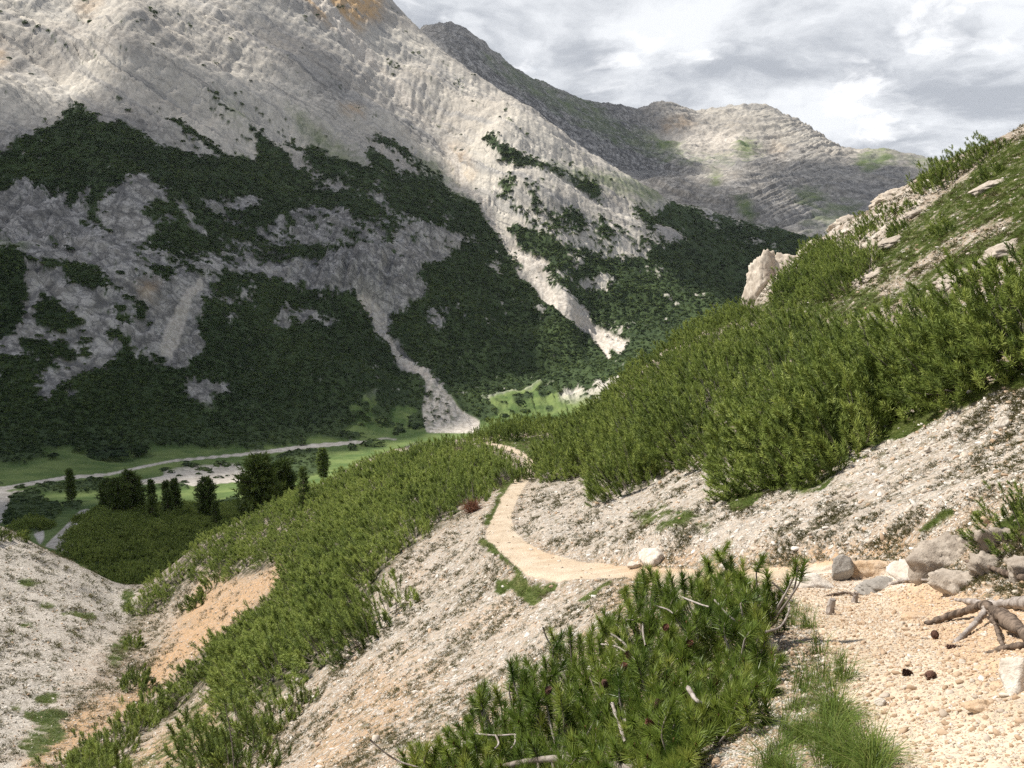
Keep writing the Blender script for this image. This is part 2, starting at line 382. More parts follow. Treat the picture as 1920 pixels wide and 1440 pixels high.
S1 = 1.0
VEG = [
 (S1,[(-5,318),(35,305),(60,285),(90,270),(108,256),(122,240),(125,229),(145,228),(158,230),(152,240),(166,245),(178,252),(186,264),(205,272),(225,279),(250,283),(268,292),(280,299),(298,307),(308,317),(325,312),(350,313),(375,318),(390,325),(405,318),(436,312),(480,303),(515,310),(560,325),(575,345),(600,372),(650,385),(690,395),(715,425),(745,445),(760,500),(700,520),(560,540),(300,560),(200,540),(-5,560)]),
 (0.9,[(278,222),(300,236),(340,240),(350,256),(368,259),(386,276),(408,285),(425,300),(436,312),(415,312),(398,300),(378,287),(350,274),(330,262),(312,250),(296,240),(280,230)]),
 (0.62,[(398,214),(425,230),(450,246),(480,256),(505,262),(528,280),(535,292),(520,290),(500,284),(480,272),(455,255),(430,242),(405,224)]),
 (0.95,[(532,258),(550,264),(565,278),(590,273),(605,285),(625,297),(645,312),(670,328),(692,342),(720,360),(740,400),(700,398),(660,372),(620,340),(575,318),(550,285)]),
 (0.95,[(480,270),(500,284),(535,296),(560,320),(575,345),(520,312),(480,300)]),
 (0.9,[(684,300),(703,303),(720,320),(740,342),(700,338),(688,320)]),
 (0.9,[(700,268),(725,280),(748,298),(765,315),(795,332),(835,352),(850,382),(905,422),(942,462),(962,497),(925,482),(880,472),(840,472),(760,452),(738,435),(700,400),(670,360),(690,336),(760,350),(800,345),(760,322),(725,296),(704,284)]),
 (0.0,[(700,306),(760,322),(785,340),(760,346),(730,330)]),
 (0.45,[(556,320),(600,330),(640,350),(680,375),(715,402),(735,432),(715,432),(690,405),(640,372),(590,345)]),
 # rock walls low on the left
 (0.0,[(-5,380),(40,366),(60,354),(68,372),(110,380),(130,388),(165,382),(175,395),(162,420),(150,425),(140,440),(170,430),(195,405),(200,385),(225,392),(240,375),(277,376),(292,395),(318,403),(330,415),(300,425),(270,430),(258,445),(290,445),(297,455),(280,490),(255,520),(330,560),(400,560),(395,585),(350,690),(330,706),(290,692),(200,680),(190,650),(120,640),(60,620),(50,580),(45,540),(-5,530)]),
 (0.30,[(165,430),(200,420),(215,450),(170,470),(128,500),(120,480)]),
 (0.95,[(262,440),(295,423),(330,417),(352,440),(345,458),(325,450),(310,436),(280,446),(265,446)]),
 (0.0,[(296,448),(330,443),(338,458),(305,470)]),
 (S1,[(300,470),(340,460),(360,452),(372,470),(420,480),(480,500),(480,525),(420,530),(330,520),(280,520),(270,500)]),
 (0.35,[(275,505),(330,512),(380,505),(480,490),(480,560),(395,570),(330,560),(260,530)]),
 (0.0,[(330,412),(345,418),(362,440),(388,470),(385,478),(360,460),(340,440)]),
 (0.0,[(372,418),(395,402),(430,398),(490,395),(490,410),(450,412),(420,420),(460,450),(485,460),(450,455),(410,430)]),
 (0.25,[(395,470),(430,480),(480,480),(480,500),(420,495)]),
 # mid wall above the cliff
 (0.30,[(480,450),(520,436),(570,416),(640,415),(662,430),(690,452),(720,442),(745,470),(762,460),(800,470),(850,492),(882,482),(862,502),(800,512),(770,530),(700,520),(640,530),(560,530),(480,520)]),
 (0.0,[(560,430),(640,417),(664,440),(650,470),(600,450)]),
 (0.1,[(700,470),(760,462),(840,492),(860,480),(884,482),(862,504),(800,512),(770,530),(720,500)]),
 (0.9,[(480,480),(560,488),(600,490),(640,490),(662,512),(640,522),(560,510),(480,505)]),
 (0.0,[(440,545),(480,528),(560,520),(620,520),(655,498),(705,500),(760,522),(796,530),(782,560),(792,592),(764,616),(735,605),(712,592),(690,590),(660,586),(600,582),(560,582),(520,566),(480,558),(440,552)]),
 (0.7,[(722,455),(738,442),(742,490),(728,492)]),
 # shelf bushes on the left wall
 (0.0,[(40,545),(60,535),(75,560),(60,600),(48,590)]),
 (S1,[(-5,530),(38,528),(50,550),(55,580),(50,595),(58,615),(45,630),(40,655),(-5,665)]),
 (S1,[(75,553),(110,543),(150,548),(185,562),(205,580),(215,592),(170,597),(145,590),(140,575),(105,570),(80,560)]),
 (S1,[(62,622),(85,605),(110,610),(160,640),(155,650),(130,655),(80,650),(72,640)]),
 (0.62,[(215,612),(250,605),(282,620),(270,650),(235,655),(216,640)]),
 (0.60,[(262,560),(320,545),(330,570),(300,580)]),
 (0.8,[(200,670),(250,660),(252,692),(215,692)]),
 (0.85,[(50,668),(120,672),(180,680),(175,700),(100,700),(40,690)]),
 # lower belt of dwarf pine
 (S1,[(395,588),(440,565),(480,560),(520,568),(600,585),(662,588),(690,596),(705,640),(725,672),(760,722),(790,748),(800,768),(770,775),(700,772),(640,785),(610,812),(560,830),(480,845),(400,838),(300,845),(240,848),(175,848),(120,840),(60,862),(-5,872),(-5,700),(40,695),(110,712),(130,740),(185,712),(212,690),(250,694),(290,700),(325,712),(352,715),(372,690),(380,620)]),
 (0.0,[(62,724),(98,726),(108,710),(120,708),(125,735),(108,758),(90,763),(68,752)]),
 (0.0,[(180,700),(196,680),(228,688),(213,700),(210,728),(195,736),(188,720),(170,714)]),
 (0.25,[(240,695),(262,682),(290,690),(318,702),(300,712),(250,706)]),
 (0.0,[(342,742),(352,732),(372,738),(400,746),(432,746),(422,764),(392,773),(362,766)]),
 (0.2,[(120,752),(150,752),(148,768),(124,765)]),
 (0.25,[(385,600),(420,596),(455,588),(482,578),(482,606),(440,608)]),
 (0.25,[(420,635),(440,628),(452,640),(430,650)]),(0.3,[(425,710),(450,708),(455,722),(432,724)]),
 (0.2,[(505,616),(545,610),(552,630),(530,642)]),
 (0.2,[(552,616),(580,608),(642,634),(612,647),(580,640),(560,630)]),
 (0.2,ribbon([(28,690),(32,720),(30,745),(26,790)],[6,4,4,5])),
 (0.15,ribbon([(5,700),(2,740)],[5,4])),
 # central and right-hand belts
 (S1,[(792,532),(862,502),(882,482),(920,470),(962,500),(1000,545),(1025,582),(1110,652),(1142,692),(1100,742),(1060,768),(1000,775),(960,762),(890,775),(840,765),(782,712),(737,656),(730,622),(764,616),(795,592),(785,560)]),
 (1.0,[(1085,690),(1142,688),(1205,680),(1210,750),(1060,768),(1050,745)]),
 (0.2,[(915,508),(940,512),(948,530),(930,540),(910,530)]),
 (0.2,[(962,520),(985,530),(982,550),(968,545)]),
 (0.25,[(790,600),(830,610),(832,640),(815,645),(798,625)]),
 (0.0,ribbon([(800,565),(792,590),(785,606)],[8,10,6])),
 (0.3,[(1000,592),(1022,596),(1016,608)]),
 (S1,[(945,445),(1000,452),(1050,465),(1100,480),(1170,499),(1240,498),(1300,520),(1400,498),(1510,455),(1560,460),(1600,700),(1180,720),(1140,680),(1105,640),(1105,600),(1082,572),(1045,552),(1018,528),(1032,500),(1000,487),(970,475)]),
 (0.25,[(1062,495),(1090,495),(1092,515),(1070,525)]),
 (0.3,[(1035,520),(1055,520),(1055,532),(1040,532)]),
 (0.3,[(1085,535),(1150,538),(1185,552),(1130,556),(1088,548)]),
 (0.3,[(1136,563),(1165,570),(1162,578)]),
 (0.3,[(1215,582),(1260,580),(1275,602),(1240,592)]),
 (0.35,[(1190,510),(1240,515),(1300,535),(1290,545),(1220,530)]),
 (0.35,[(1320,548),(1360,548),(1355,560),(1325,560)]),
 (0.25,[(1130,632),(1185,640),(1180,650),(1150,652)]),
 (S1,[(905,283),(925,279),(934,290),(950,292),(962,302),(1010,322),(1060,340),(1130,365),(1132,380),(1100,373),(1062,346),(1000,336),(940,325),(925,305)]),
 (0.42,[(960,402),(1000,405),(1060,420),(1130,445),(1200,455),(1240,475),(1242,498),(1150,485),(1050,455),(985,445),(965,425)]),
 (S1,[(932,360),(955,355),(968,380),(962,400),(940,395)]),
 (0.8,[(985,385),(1012,385),(1020,412),(1000,412)]),
 (0.8,[(1055,418),(1090,420),(1100,455),(1080,450)]),
 (0.8,[(1105,425),(1125,430),(1140,465),(1120,462)]),
 (S1,[(1182,400),(1205,398),(1235,415),(1262,400),(1300,400),(1345,410),(1405,424),(1520,448),(1560,470),(1560,560),(1250,560),(1242,485),(1210,450)]),
 (0.25,[(1208,432),(1250,442),(1290,462),(1272,478),(1232,472)]),
 (0.3,[(1305,405),(1345,425),(1370,450),(1340,445)]),
 (0.4,[(1400,455),(1440,460),(1430,480),(1400,478)]),
]
MEADOW = [(-5,868),(40,873),(100,848),(120,838),(175,848),(240,850),(280,840),(360,840),(480,848),(540,835),(605,812),(640,786),(700,772),(770,775),(800,770),(800,815),(880,800),(930,760),(1045,745),(1060,800),(900,860),(640,880),(560,905),(450,960),(300,975),(150,985),(100,1000),(-5,1010)]
GRASS = [
 (0.75,[(545,225),(570,240),(620,275),(660,300),(680,335),(655,320),(600,280),(560,250)]),
 (0.75,[(400,205),(430,225),(470,240),(455,246),(420,226)]),
 (1.0,[(788,368),(815,368),(850,388),(872,402),(885,416),(862,418),(820,398),(800,385)]),
 (0.8,[(770,310),(800,318),(830,340),(850,362),(820,352)]),
 (0.7,[(1000,318),(1100,340),(1180,358),(1260,388),(1230,400),(1160,375),(1060,345)]),
 (0.7,[(0,488),(40,492),(60,520),(0,520)]),
 (0.8,[(430,310),(475,305),(480,345),(450,360),(435,335)]),
 (0.6,[(350,418),(400,425),(420,440),(380,435)]),
 (1.0,MEADOW),
 (1.0,[(150,960),(450,930),(470,980),(300,1110),(130,1040)]),
]
SCREE = [
 (1.0,[(668,592),(692,592),(725,618),(728,650),(735,660),(745,685),(780,715),(810,745),(830,765),(860,785),(900,798),(897,815),(800,815),(790,790),(800,765),(790,745),(760,720),(740,700),(725,670),(700,655),(705,640),(695,620)]),
 (1.0,[(828,270),(850,300),(885,370),(905,405),(918,400),(932,440),(945,465),(962,490),(1000,490),(1025,500),(1010,520),(1005,530),(1030,545),(1045,570),(1065,565),(1080,575),(1105,600),(1105,622),(1130,635),(1182,665),(1162,688),(1140,672),(1146,694),(1125,677),(1110,652),(1080,627),(1050,602),(1025,582),(1000,547),(985,522),(960,497),(938,470),(915,440),(890,410),(860,350),(835,300)]),
 (0.9,[(960,478),(1000,488),(1030,500),(1020,520),(985,515),(955,492)]),
 (0.6,[(330,620),(385,560),(388,585),(365,612),(345,660),(325,706),(300,700),(310,650)]),
 (0.7,[(600,0),(660,60),(740,160),(800,240),(830,280),(800,250),(720,170),(640,80),(570,0)]),
 (1.0,ribbon([(-10,919),(60,906),(120,896),(200,890),(290,871),(330,863),(400,857),(480,850),(540,842),(590,836),(650,831),(690,829),(720,821),(745,825)],[8,7,7,5,5,5,5,6,8,8,6,5,4,4])),
 (0.9,ribbon([(-10,927),(40,922),(70,918)],[6,5,3])),
 (0.8,ribbon([(640,818),(665,826),(680,829)],[3,3,3])),
 (1.0,[(215,906),(270,899),(330,888),(375,880),(420,876),(450,874),(462,884),(458,902),(400,908),(360,912),(330,905),(270,908)]),
 (0.6,[(300,882),(360,872),(440,868),(455,876),(380,882),(310,892)]),
 (0.9,[(83,1025),(150,957),(168,953),(165,972),(145,1000),(137,1040),(110,1032)]),
 (0.7,[(60,1000),(82,990),(85,1010),(75,1025)]),
 (0.8,[(-5,930),(25,928),(10,975),(-5,985)]),
]
BUSH2 = [  # bushes on the valley floor
 (1.0,[(65,912),(180,905),(260,915),(352,911),(355,918),(250,923),(120,926),(65,926)]),
 (1.0,[(0,945),(30,930),(60,920),(90,945),(112,945),(115,965),(90,985),(60,1000),(10,985),(0,965)]),
 (1.0,[(120,948),(155,942),(150,958),(120,958)]),
 (1.0,[(500,865),(540,850),(600,845),(615,860),(600,890),(540,905),(500,890)]),
 (1.0,[(150,985),(168,972),(200,958),(330,962),(445,935),(470,980),(300,1115),(180,1065),(137,1040),(140,1005)]),
 (0.0,[(150,955),(200,950),(205,965),(165,985)]),
 (1.0,[(500,790),(600,790),(640,770),(690,772),(660,776),(655,790),(600,818),(500,825)]),
 (1.0,[(705,772),(800,768),(800,795),(760,785),(710,790)]),
 (1.0,[(840,765),(900,770),(940,790),(900,800),(860,785)]),
 (0.9,[(1000,762),(1050,745),(1060,765),(1010,775)]),
 (0.6,[(955,770),(1000,762),(1000,778),(960,785)]),
]+[(1.0,ell(*e)) for e in [(668,778,14,6),(645,787,8,4),(686,787,9,6),(715,792,18,7),(678,797,5,2.5),(780,800,14,6),(750,808,9,4),(740,814,6,3),(600,808,70,10,-8),(565,832,8,4),(640,820,40,6),(660,840,8,4),(700,832,18,5),(200,852,34,8),(265,848,14,9),(150,846,10,5),(100,858,8,4),(208,859,3,1.5),(333,851,3,1.5),(362,876,12,4),(380,882,14,4),(415,874,16,4),(350,872,10,3),(310,882,10,3),(446,872,6,2.5),(410,895,7,2.5),(427,893,3,1.5),(345,905,7,3),(175,902,16,3),(190,902,12,3),(40,912,8,3),(5,908,5,2),(575,800,30,14),(620,800,30,9),(930,800,6,3),(945,780,9,3),(975,755,10,3),(1030,785,10,3),(960,790,8,3),(985,770,8,3)]]
OCHRE = [
 (1.0,[(560,-5),(722,-5),(712,45),(680,70),(640,65),(600,45)]),
 (0.8,[(640,222),(665,215),(690,240),(660,240)]),
 (0.7,[(83,1025),(150,957),(168,953),(137,1040)]),
 (0.5,[(0,95),(20,130),(0,160)]),(0.35,[(150,0),(200,20),(170,60),(140,40)]),
 (0.5,[(262,585),(300,580),(300,602),(265,606)]),
 (0.35,[(830,280),(870,290),(890,350),(860,360)]),
 (0.35,[(955,480),(1030,500),(1020,520),(970,510)]),
]
GREY = [
 (0.8,[(-5,380),(60,360),(120,385),(130,430),(120,480),(60,505),(-5,490)]),
 (0.45,[(130,400),(330,410),(330,560),(400,560),(350,700),(200,690),(60,620),(60,540)]),
 (0.9,[(560,520),(655,498),(705,500),(790,530),(740,600),(690,590),(600,582)]),
 (0.6,[(170,250),(260,245),(330,270),(300,300),(250,284),(180,255)]),
 (0.4,[(480,420),(660,420),(860,490),(700,520),(480,520)]),
 (0.45,[(570,165),(640,160),(680,200),(670,240),(600,235)]),
 (0.55,[(580,0),(600,0),(595,40),(585,40)]),(0.7,[(640,0),(665,0),(668,25),(650,28)]),(0.6,[(690,0),(715,15),(716,50),(700,50)]),
 (0.5,[(180,700),(230,690),(200,735)]),(0.6,[(342,742),(432,746),(392,773)]),
 (0.35,[(930,340),(1180,420),(1210,470),(1000,400)]),
]

def build_valley():
    nt, nr = 1150, 1000
    th = np.linspace(V_T0, V_T1, nt)
    # rows follow the sight lines: more rows where the slope faces us
    lr = np.linspace(math.log(V_R0), math.log(V_R1), nr)
    T, L = np.meshgrid(th, lr)
    R = np.exp(L); Sl = V_rel(T, L); X = R*np.sin(T); Y = R*np.cos(T); Z = R*Sl
    px, py = to_pix(X, Y, Z)
    # ragged edges: look the cover maps up with a wobbling offset
    wx = fbm(X/26, (Y+Z)/26, 5, 0.62, 3)*34; wy = fbm(X/26+50, (Y+Z)/26, 5, 0.62, 5)*22
    k = np.clip(600/R, 0.35, 1.3)
    qx, qy = px+wx*k, py+wy*k
    veg = 0.10+0.84*lookup(raster(VEG, 3), qx, qy)
    # patchiness drawn out down the slope towards the right
    ax = (px*0.83+py*0.55); ay = (-px*0.55+py*0.83)
    pat = fbm(ax/60, ay/22, 6, 0.68, 11)*1.35+fbm(X/7, (Y+Z)/7, 4, 0.7, 13)*1.1
    pat = pat*1.3
    veg = np.clip((veg-0.5+pat*(1.0-np.abs(veg-0.5)*0.75))/0.08+0.5, 0, 1)
    near_veg = np.clip(lookup(raster(VEG, 14), px, py)*1.3-0.12, 0, 1)*np.clip(fbm(X/16, (Y+Z)/16, 4, 0.65, 17)*4+0.25, 0, 1)
    bush = lookup(raster(BUSH2, 1), px+wx*k*0.22, py+wy*k*0.12)
    bush = np.clip((bush-0.5)/0.2+0.5, 0, 1)
    gpat = fbm(X/14, (Y+Z)/14, 5, 0.65, 15)
    grass = lookup(raster(GRASS, 4), qx, qy); flat = (py > 735) & (R < 700)
    grass = np.where(flat, lookup(raster(GRASS, 2), px+wx*0.3, py+wy*0.2), np.clip(grass+gpat*0.9*(grass > 0.02), 0, 1))
    scree = lookup(raster(SCREE, 1), px+wx*k*np.where(flat, 0.06, 0.30), py+wy*k*np.where(flat, 0.03, 0.30))
    speck = fbm(X/5, (Y+Z)/5, 4, 0.65, 21)
    fan = lookup(raster([(1.0,[(790,765),(830,765),(870,800),(800,815)]),(0.7,[(300,882),(360,872),(440,868),(455,876),(380,882),(310,892)])], 3), px, py)
    scree = np.clip((scree-0.5)/0.25+0.5, 0, 1)
    floor = np.where(R < 330, 1.0, np.clip((lookup(raster([(1.0, MEADOW)], 1), px+wx*k*0.3, py+wy*k*0.2)-0.5)/0.2+0.5, 0, 1))*flat
    veg = np.where(flat, np.maximum(bush, veg*(1-floor)), np.maximum(veg*(1-scree), bush))
    veg = np.maximum(veg*(1-scree*0.9), np.clip((speck*1.8-0.05)*6, 0, 1)*fan*0.8)
    grass = np.maximum(grass, flat*np.clip((py-765)/15, 0, 1))*(1-scree)
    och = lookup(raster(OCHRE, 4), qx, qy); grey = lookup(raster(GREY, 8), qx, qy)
    grey = np.maximum(grey, 0.72*np.clip((py-220-0.12*px)/120, 0, 1)*np.clip((930-px)/120, 0, 1)*(R > 450))  # darker rock colour on the cloud-shaded lower face replaces lost relief shading
    # relief: buttresses, ledges along the bedding, lumps of shrub
    mtn = np.clip((R-430)/150, 0, 1)*(1-np.clip((py-760)/60, 0, 1))
    but = fbm(X/170, (Y+0.5*Z)/170, 2, 0.5, 31, True)+1.6*fbm(X/330+3.3, (Y+0.8*Z)/420, 3, 0.5, 35, True)
    bed = Z+0.62*X+0.10*Y
    led = fbm((bed+fbm(X/120, Z/120, 3, 0.5, 44)*26)/11.0, X/240, 5, 0.66, 41)+0.9*fbm((bed+fbm(X/150, Z/150, 2, 0.5, 45)*30)/42.0, X/420+4, 3, 0.6, 47, True)
    rib = fbm(X/20, Z/80, 4, 0.6, 51, True)
    cliff = lookup(raster([(1.0,[(0,380),(60,360),(120,385),(130,430),(120,480),(60,505),(0,490)]),(1.0,[(540,530),(655,500),(705,500),(790,530),(745,605),(690,592),(600,584),(540,575)]),(0.7,[(170,245),(270,250),(330,275),(290,300)]),(0.8,[(560,0),(720,0),(740,60),(640,70)])], 8), px, py)
    LOW_ = 0.03+0.97*np.clip((py-215-0.10*px)/110, 0, 1)*np.clip((1000-px)/120, 0, 1)
    dz = mtn*(but*19+led*(2.4+6.6*LOW_)*(1-veg*0.7)+rib*(6+16*cliff)+fbm(X/11, (Y+Z)/11, 4, 0.65, 57, True)*4.5*(1-veg*0.6))
    # stepped bedding: long dip slopes broken by short risers
    bw_ = bed+fbm(X/140, Z/140, 3, 0.55, 71)*34
    for lam, amp, sd in ((8.0, 0.20, 81), (19.0, 0.17, 83), (43.0, 0.13, 85)):
        fr = bw_/lam; fr = fr-np.floor(fr)
        dz += mtn*lam*amp*(fr-0.5)*np.clip(fbm(X/90, (Y+Z)/90, 3, 0.55, sd)*3.2+0.55, 0, 1)*(1-veg*0.85)*(1.15-0.4*LOW_)
    gul = lookup(raster(SCREE, 8), px, py)*np.clip((R-600)/150, 0, 1)
    dz -= gul*7
    dz += veg*(1.2+speck*1.5)*np.clip(R/300, 0.4, 1.6)
    dz += fbm(X/40, Y/40, 4, 0.55, 61)*np.clip((R-90)/200, 0, 1)*(2.0+4.0*mtn)*np.where(flat, 0.25, 1.0)
    sky = np.clip((R-1350)/150, 0, 1); dz *= 1-0.45*sky
    Z2 = Z+dz
    V = np.stack([X, Y, Z2], -1).reshape(-1, 3)
    cov = np.stack([veg, grass, scree, och], -1).reshape(-1, 4)
    fi = grid_faces(nt, nr)
    mat = mountain_material('valley_ground', None)
    cls = np.zeros((nr, nt), np.int32)
    cls[(scree > 0.5)] = 1
    is_floor = (flat & (grass > 0.3)) | ((R < 330))
    cls[is_floor & (scree <= 0.5)] = 2
    road = lookup(raster([SCREE[5], SCREE[6]], 1), px+wx*k*0.06, py+wy*k*0.03)
    cls[(road > 0.45) & flat] = 3
    fc = cls.reshape(-1)[fi[:, 0]]
    names = ['mountain', 'scree', 'meadow', 'valley_path']
    out = []
    for c, nme in enumerate(names):
        f = fi[fc == c]; used = np.unique(f); rm = np.full(len(V), -1, np.int64); rm[used] = np.arange(len(used))
        me = mesh_np(nme, V[used], rm[f], np.full(len(f), 4), mat, True, {'cov': cov[used], 'bed': bed.reshape(-1)[used], 'grey': grey.reshape(-1)[used]})
        out.append(tag(link(nme, me), kind='structure'))
    smax = np.maximum.accumulate(Z2/R, axis=0)
    vis = (Z2/R >= smax-0.004)
    return dict(T=T, L=L, R=R, X=X, Y=Y, Z=Z2, veg=veg, near_veg=near_veg, px=px, py=py, vis=vis, flat=flat)
VAL = build_valley()

# ------------------------------------------------------------------ far ridge and cirque
C_PTS = survey([
 (760,75,2900),(815,61,2850),(850,57,2850),(880,68,2870),(930,110,2950),(1000,155,3100),(1060,180,3250),(1100,195,3400),(1140,198,3500),(1185,209,3600),(1205,212,3650),(1218,201,3650),(1260,199,3650),(1310,215,3700),(1345,208,3700),(1400,205,3650),(1435,208,3600),(1480,226,3550),(1530,256,3450),(1578,285,3350),(1620,290,3100),(1660,288,3050),(1700,296,3050),(1765,306,3050),(1900,325,3050),(2100,330,3050),
 (500,130,2600),(700,150,2600),(900,170,2550),(960,230,2450),(1050,260,2600),(1100,310,2500),(1180,330,2500),(1250,262,3300),(1340,275,3250),(1270,300,2950),(1450,285,3200),(1400,295,2950),(1500,290,2950),(1570,300,2900),
 (1300,318,2760),(1380,316,2760),(1460,322,2700),(1200,345,2330),(1260,333,2340),(1320,338,2340),(1380,321,2360),(1420,332,2340),(1470,362,2260),(1380,340,2600),(1250,350,2600),
 (1250,370,2180),(1380,400,2080),(1450,435,2000),(1500,445,1960),(1530,410,2150),(1600,400,2250),(1600,330,2700),(1660,330,2700),(1650,300,2950),(1560,340,2500),(1720,360,2500),(1750,400,2200),(1900,420,2200),
 (1500,600,1700),(1180,600,1700),(900,500,1800),(600,400,1900),(1900,600,1700),(2100,450,2200),
 (815,300,4400),(1200,420,4900),(1600,420,4600),(1900,420,4600),(500,300,4000),
])
def build_far():
    t0, t1, r0, r1 = -0.22, 0.72, 1700.0, 4700.0
    rel = Relief(C_PTS, t0, t1, r0, r1, 130, 130, 2.5)
    nt, nr = 800, 700
    T, L = np.meshgrid(np.linspace(t0, t1, nt), np.linspace(math.log(r0), math.log(r1), nr))
    R = np.exp(L); X = R*np.sin(T); Y = R*np.cos(T); Z = R*rel(T, L)
    px, py = to_pix(X, Y, Z)
    wx = fbm(X/120, (Y+Z)/120, 5, 0.6, 103)*20; wy = fbm(X/120+9, (Y+Z)/120, 5, 0.6, 105)*14
    qx, qy = px+wx, py+wy
    # folded strata: sag across the bowl, arch over the knolls
    fold = 90*np.sin((px-1090)/190.0)*np.exp(-((px-1250)/420.0)**2)+40*np.sin(px/60.0+py/90.0)
    left = 1/(1+np.exp((px-1080)/50.0))
    bed = Z*(1-0.25*left)+fold*(1-left)+left*(0.55*X)+0.05*Y
    gmask = lookup(raster([
      (0.36,[(900,100),(960,130),(1060,185),(1120,200),(1180,250),(1230,285),(1300,300),(1380,300),(1420,280),(1430,290),(1360,310),(1250,305),(1150,270),(1050,210),(960,160)]),
      (0.8,[(1370,285),(1400,262),(1425,285)]),(0.8,[(1180,240),(1230,265),(1290,275),(1240,285)]),
      (0.6,[(1330,330),(1345,325),(1350,350),(1335,350)]),(0.65,[(1370,375),(1410,380),(1420,420),(1390,410)]),
      (0.6,[(1600,300),(1650,286),(1690,292),(1620,325)]),(0.5,[(1480,360),(1520,350),(1560,370),(1500,390)]),(0.35,[(1530,390),(1620,380),(1560,430),(1500,430)]),(0.3,[(1700,296),(1900,325),(1900,345),(1700,310)]),
    ], 3), qx, qy)
    grass = np.clip(gmask*1.25+fbm(X/60, (Y+Z)/60, 5, 0.6, 110)*1.2*(gmask > 0.02), 0, 1)
    scr = lookup(raster([(0.9,[(1215,258),(1260,250),(1330,248),(1395,255),(1410,270),(1360,285),(1290,278),(1240,272)]),(0.5,[(1160,320),(1190,335),(1185,345),(1150,330)])], 3), qx, qy)
    veg = lookup(raster([(1.0,[(1180,600),(1290,420),(1380,435),(1420,425),(1500,448),(1540,440),(1560,600)])], 3), qx, qy)
    veg = np.clip((veg-0.5)/0.15+0.5, 0, 1)
    grey = lookup(raster([(1.0,[(780,40),(860,50),(1000,150),(1100,190),(1215,205),(1200,250),(1300,300),(1300,330),(1150,340),(1100,320),(900,180)]),(0.55,[(1200,200),(1320,215),(1300,240),(1230,250)]),(0.55,[(1180,340),(1700,300),(1750,420),(1450,440),(1250,400)]),(0.7,[(1420,300),(1500,285),(1560,320),(1450,340)]),(0.6,[(1240,345),(1480,370),(1520,440),(1300,420)])], 10), qx, qy)  # far ridge painted darker grey, adding to its weak cloud shade
    och = lookup(raster([(0.6,[(1230,235),(1290,228),(1300,245),(1240,250)]),(0.4,[(1440,270),(1470,275),(1460,300)])], 5), qx, qy)
    led = fbm((bed+fbm(X/200, Z/200, 3, 0.5, 144)*40)/17.0, X/700, 4, 0.65, 141)
    but = fbm(X/260, (Y+0.6*Z)/260, 6, 0.55, 131, True)
    crag = np.clip((R-2700)/500, 0, 1)
    Z2 = Z+led*27*(1-scr)+but*34*(0.5+0.5*crag)+fbm(X/60, Y/60, 5, 0.6, 150)*(12+16*crag)
    mat = mountain_material('far_rock', None, S=2.2, rockmul=0.80)
    V = np.stack([X, Y, Z2], -1).reshape(-1, 3)
    fi = grid_faces(nt, nr)
    me = mesh_np('far_mountain', V, fi, np.full(len(fi), 4), mat, True, {'cov': np.stack([veg, grass, scr, och], -1).reshape(-1, 4), 'bed': bed.reshape(-1), 'grey': grey.reshape(-1)})
    tag(link('far_mountain', me), kind='structure')
    smax = np.maximum.accumulate(Z2/R, axis=0)
    return dict(X=X, Y=Y, Z=Z2, R=R, px=px, py=py, vis=Z2/R >= smax-0.004)
FAR = build_far()

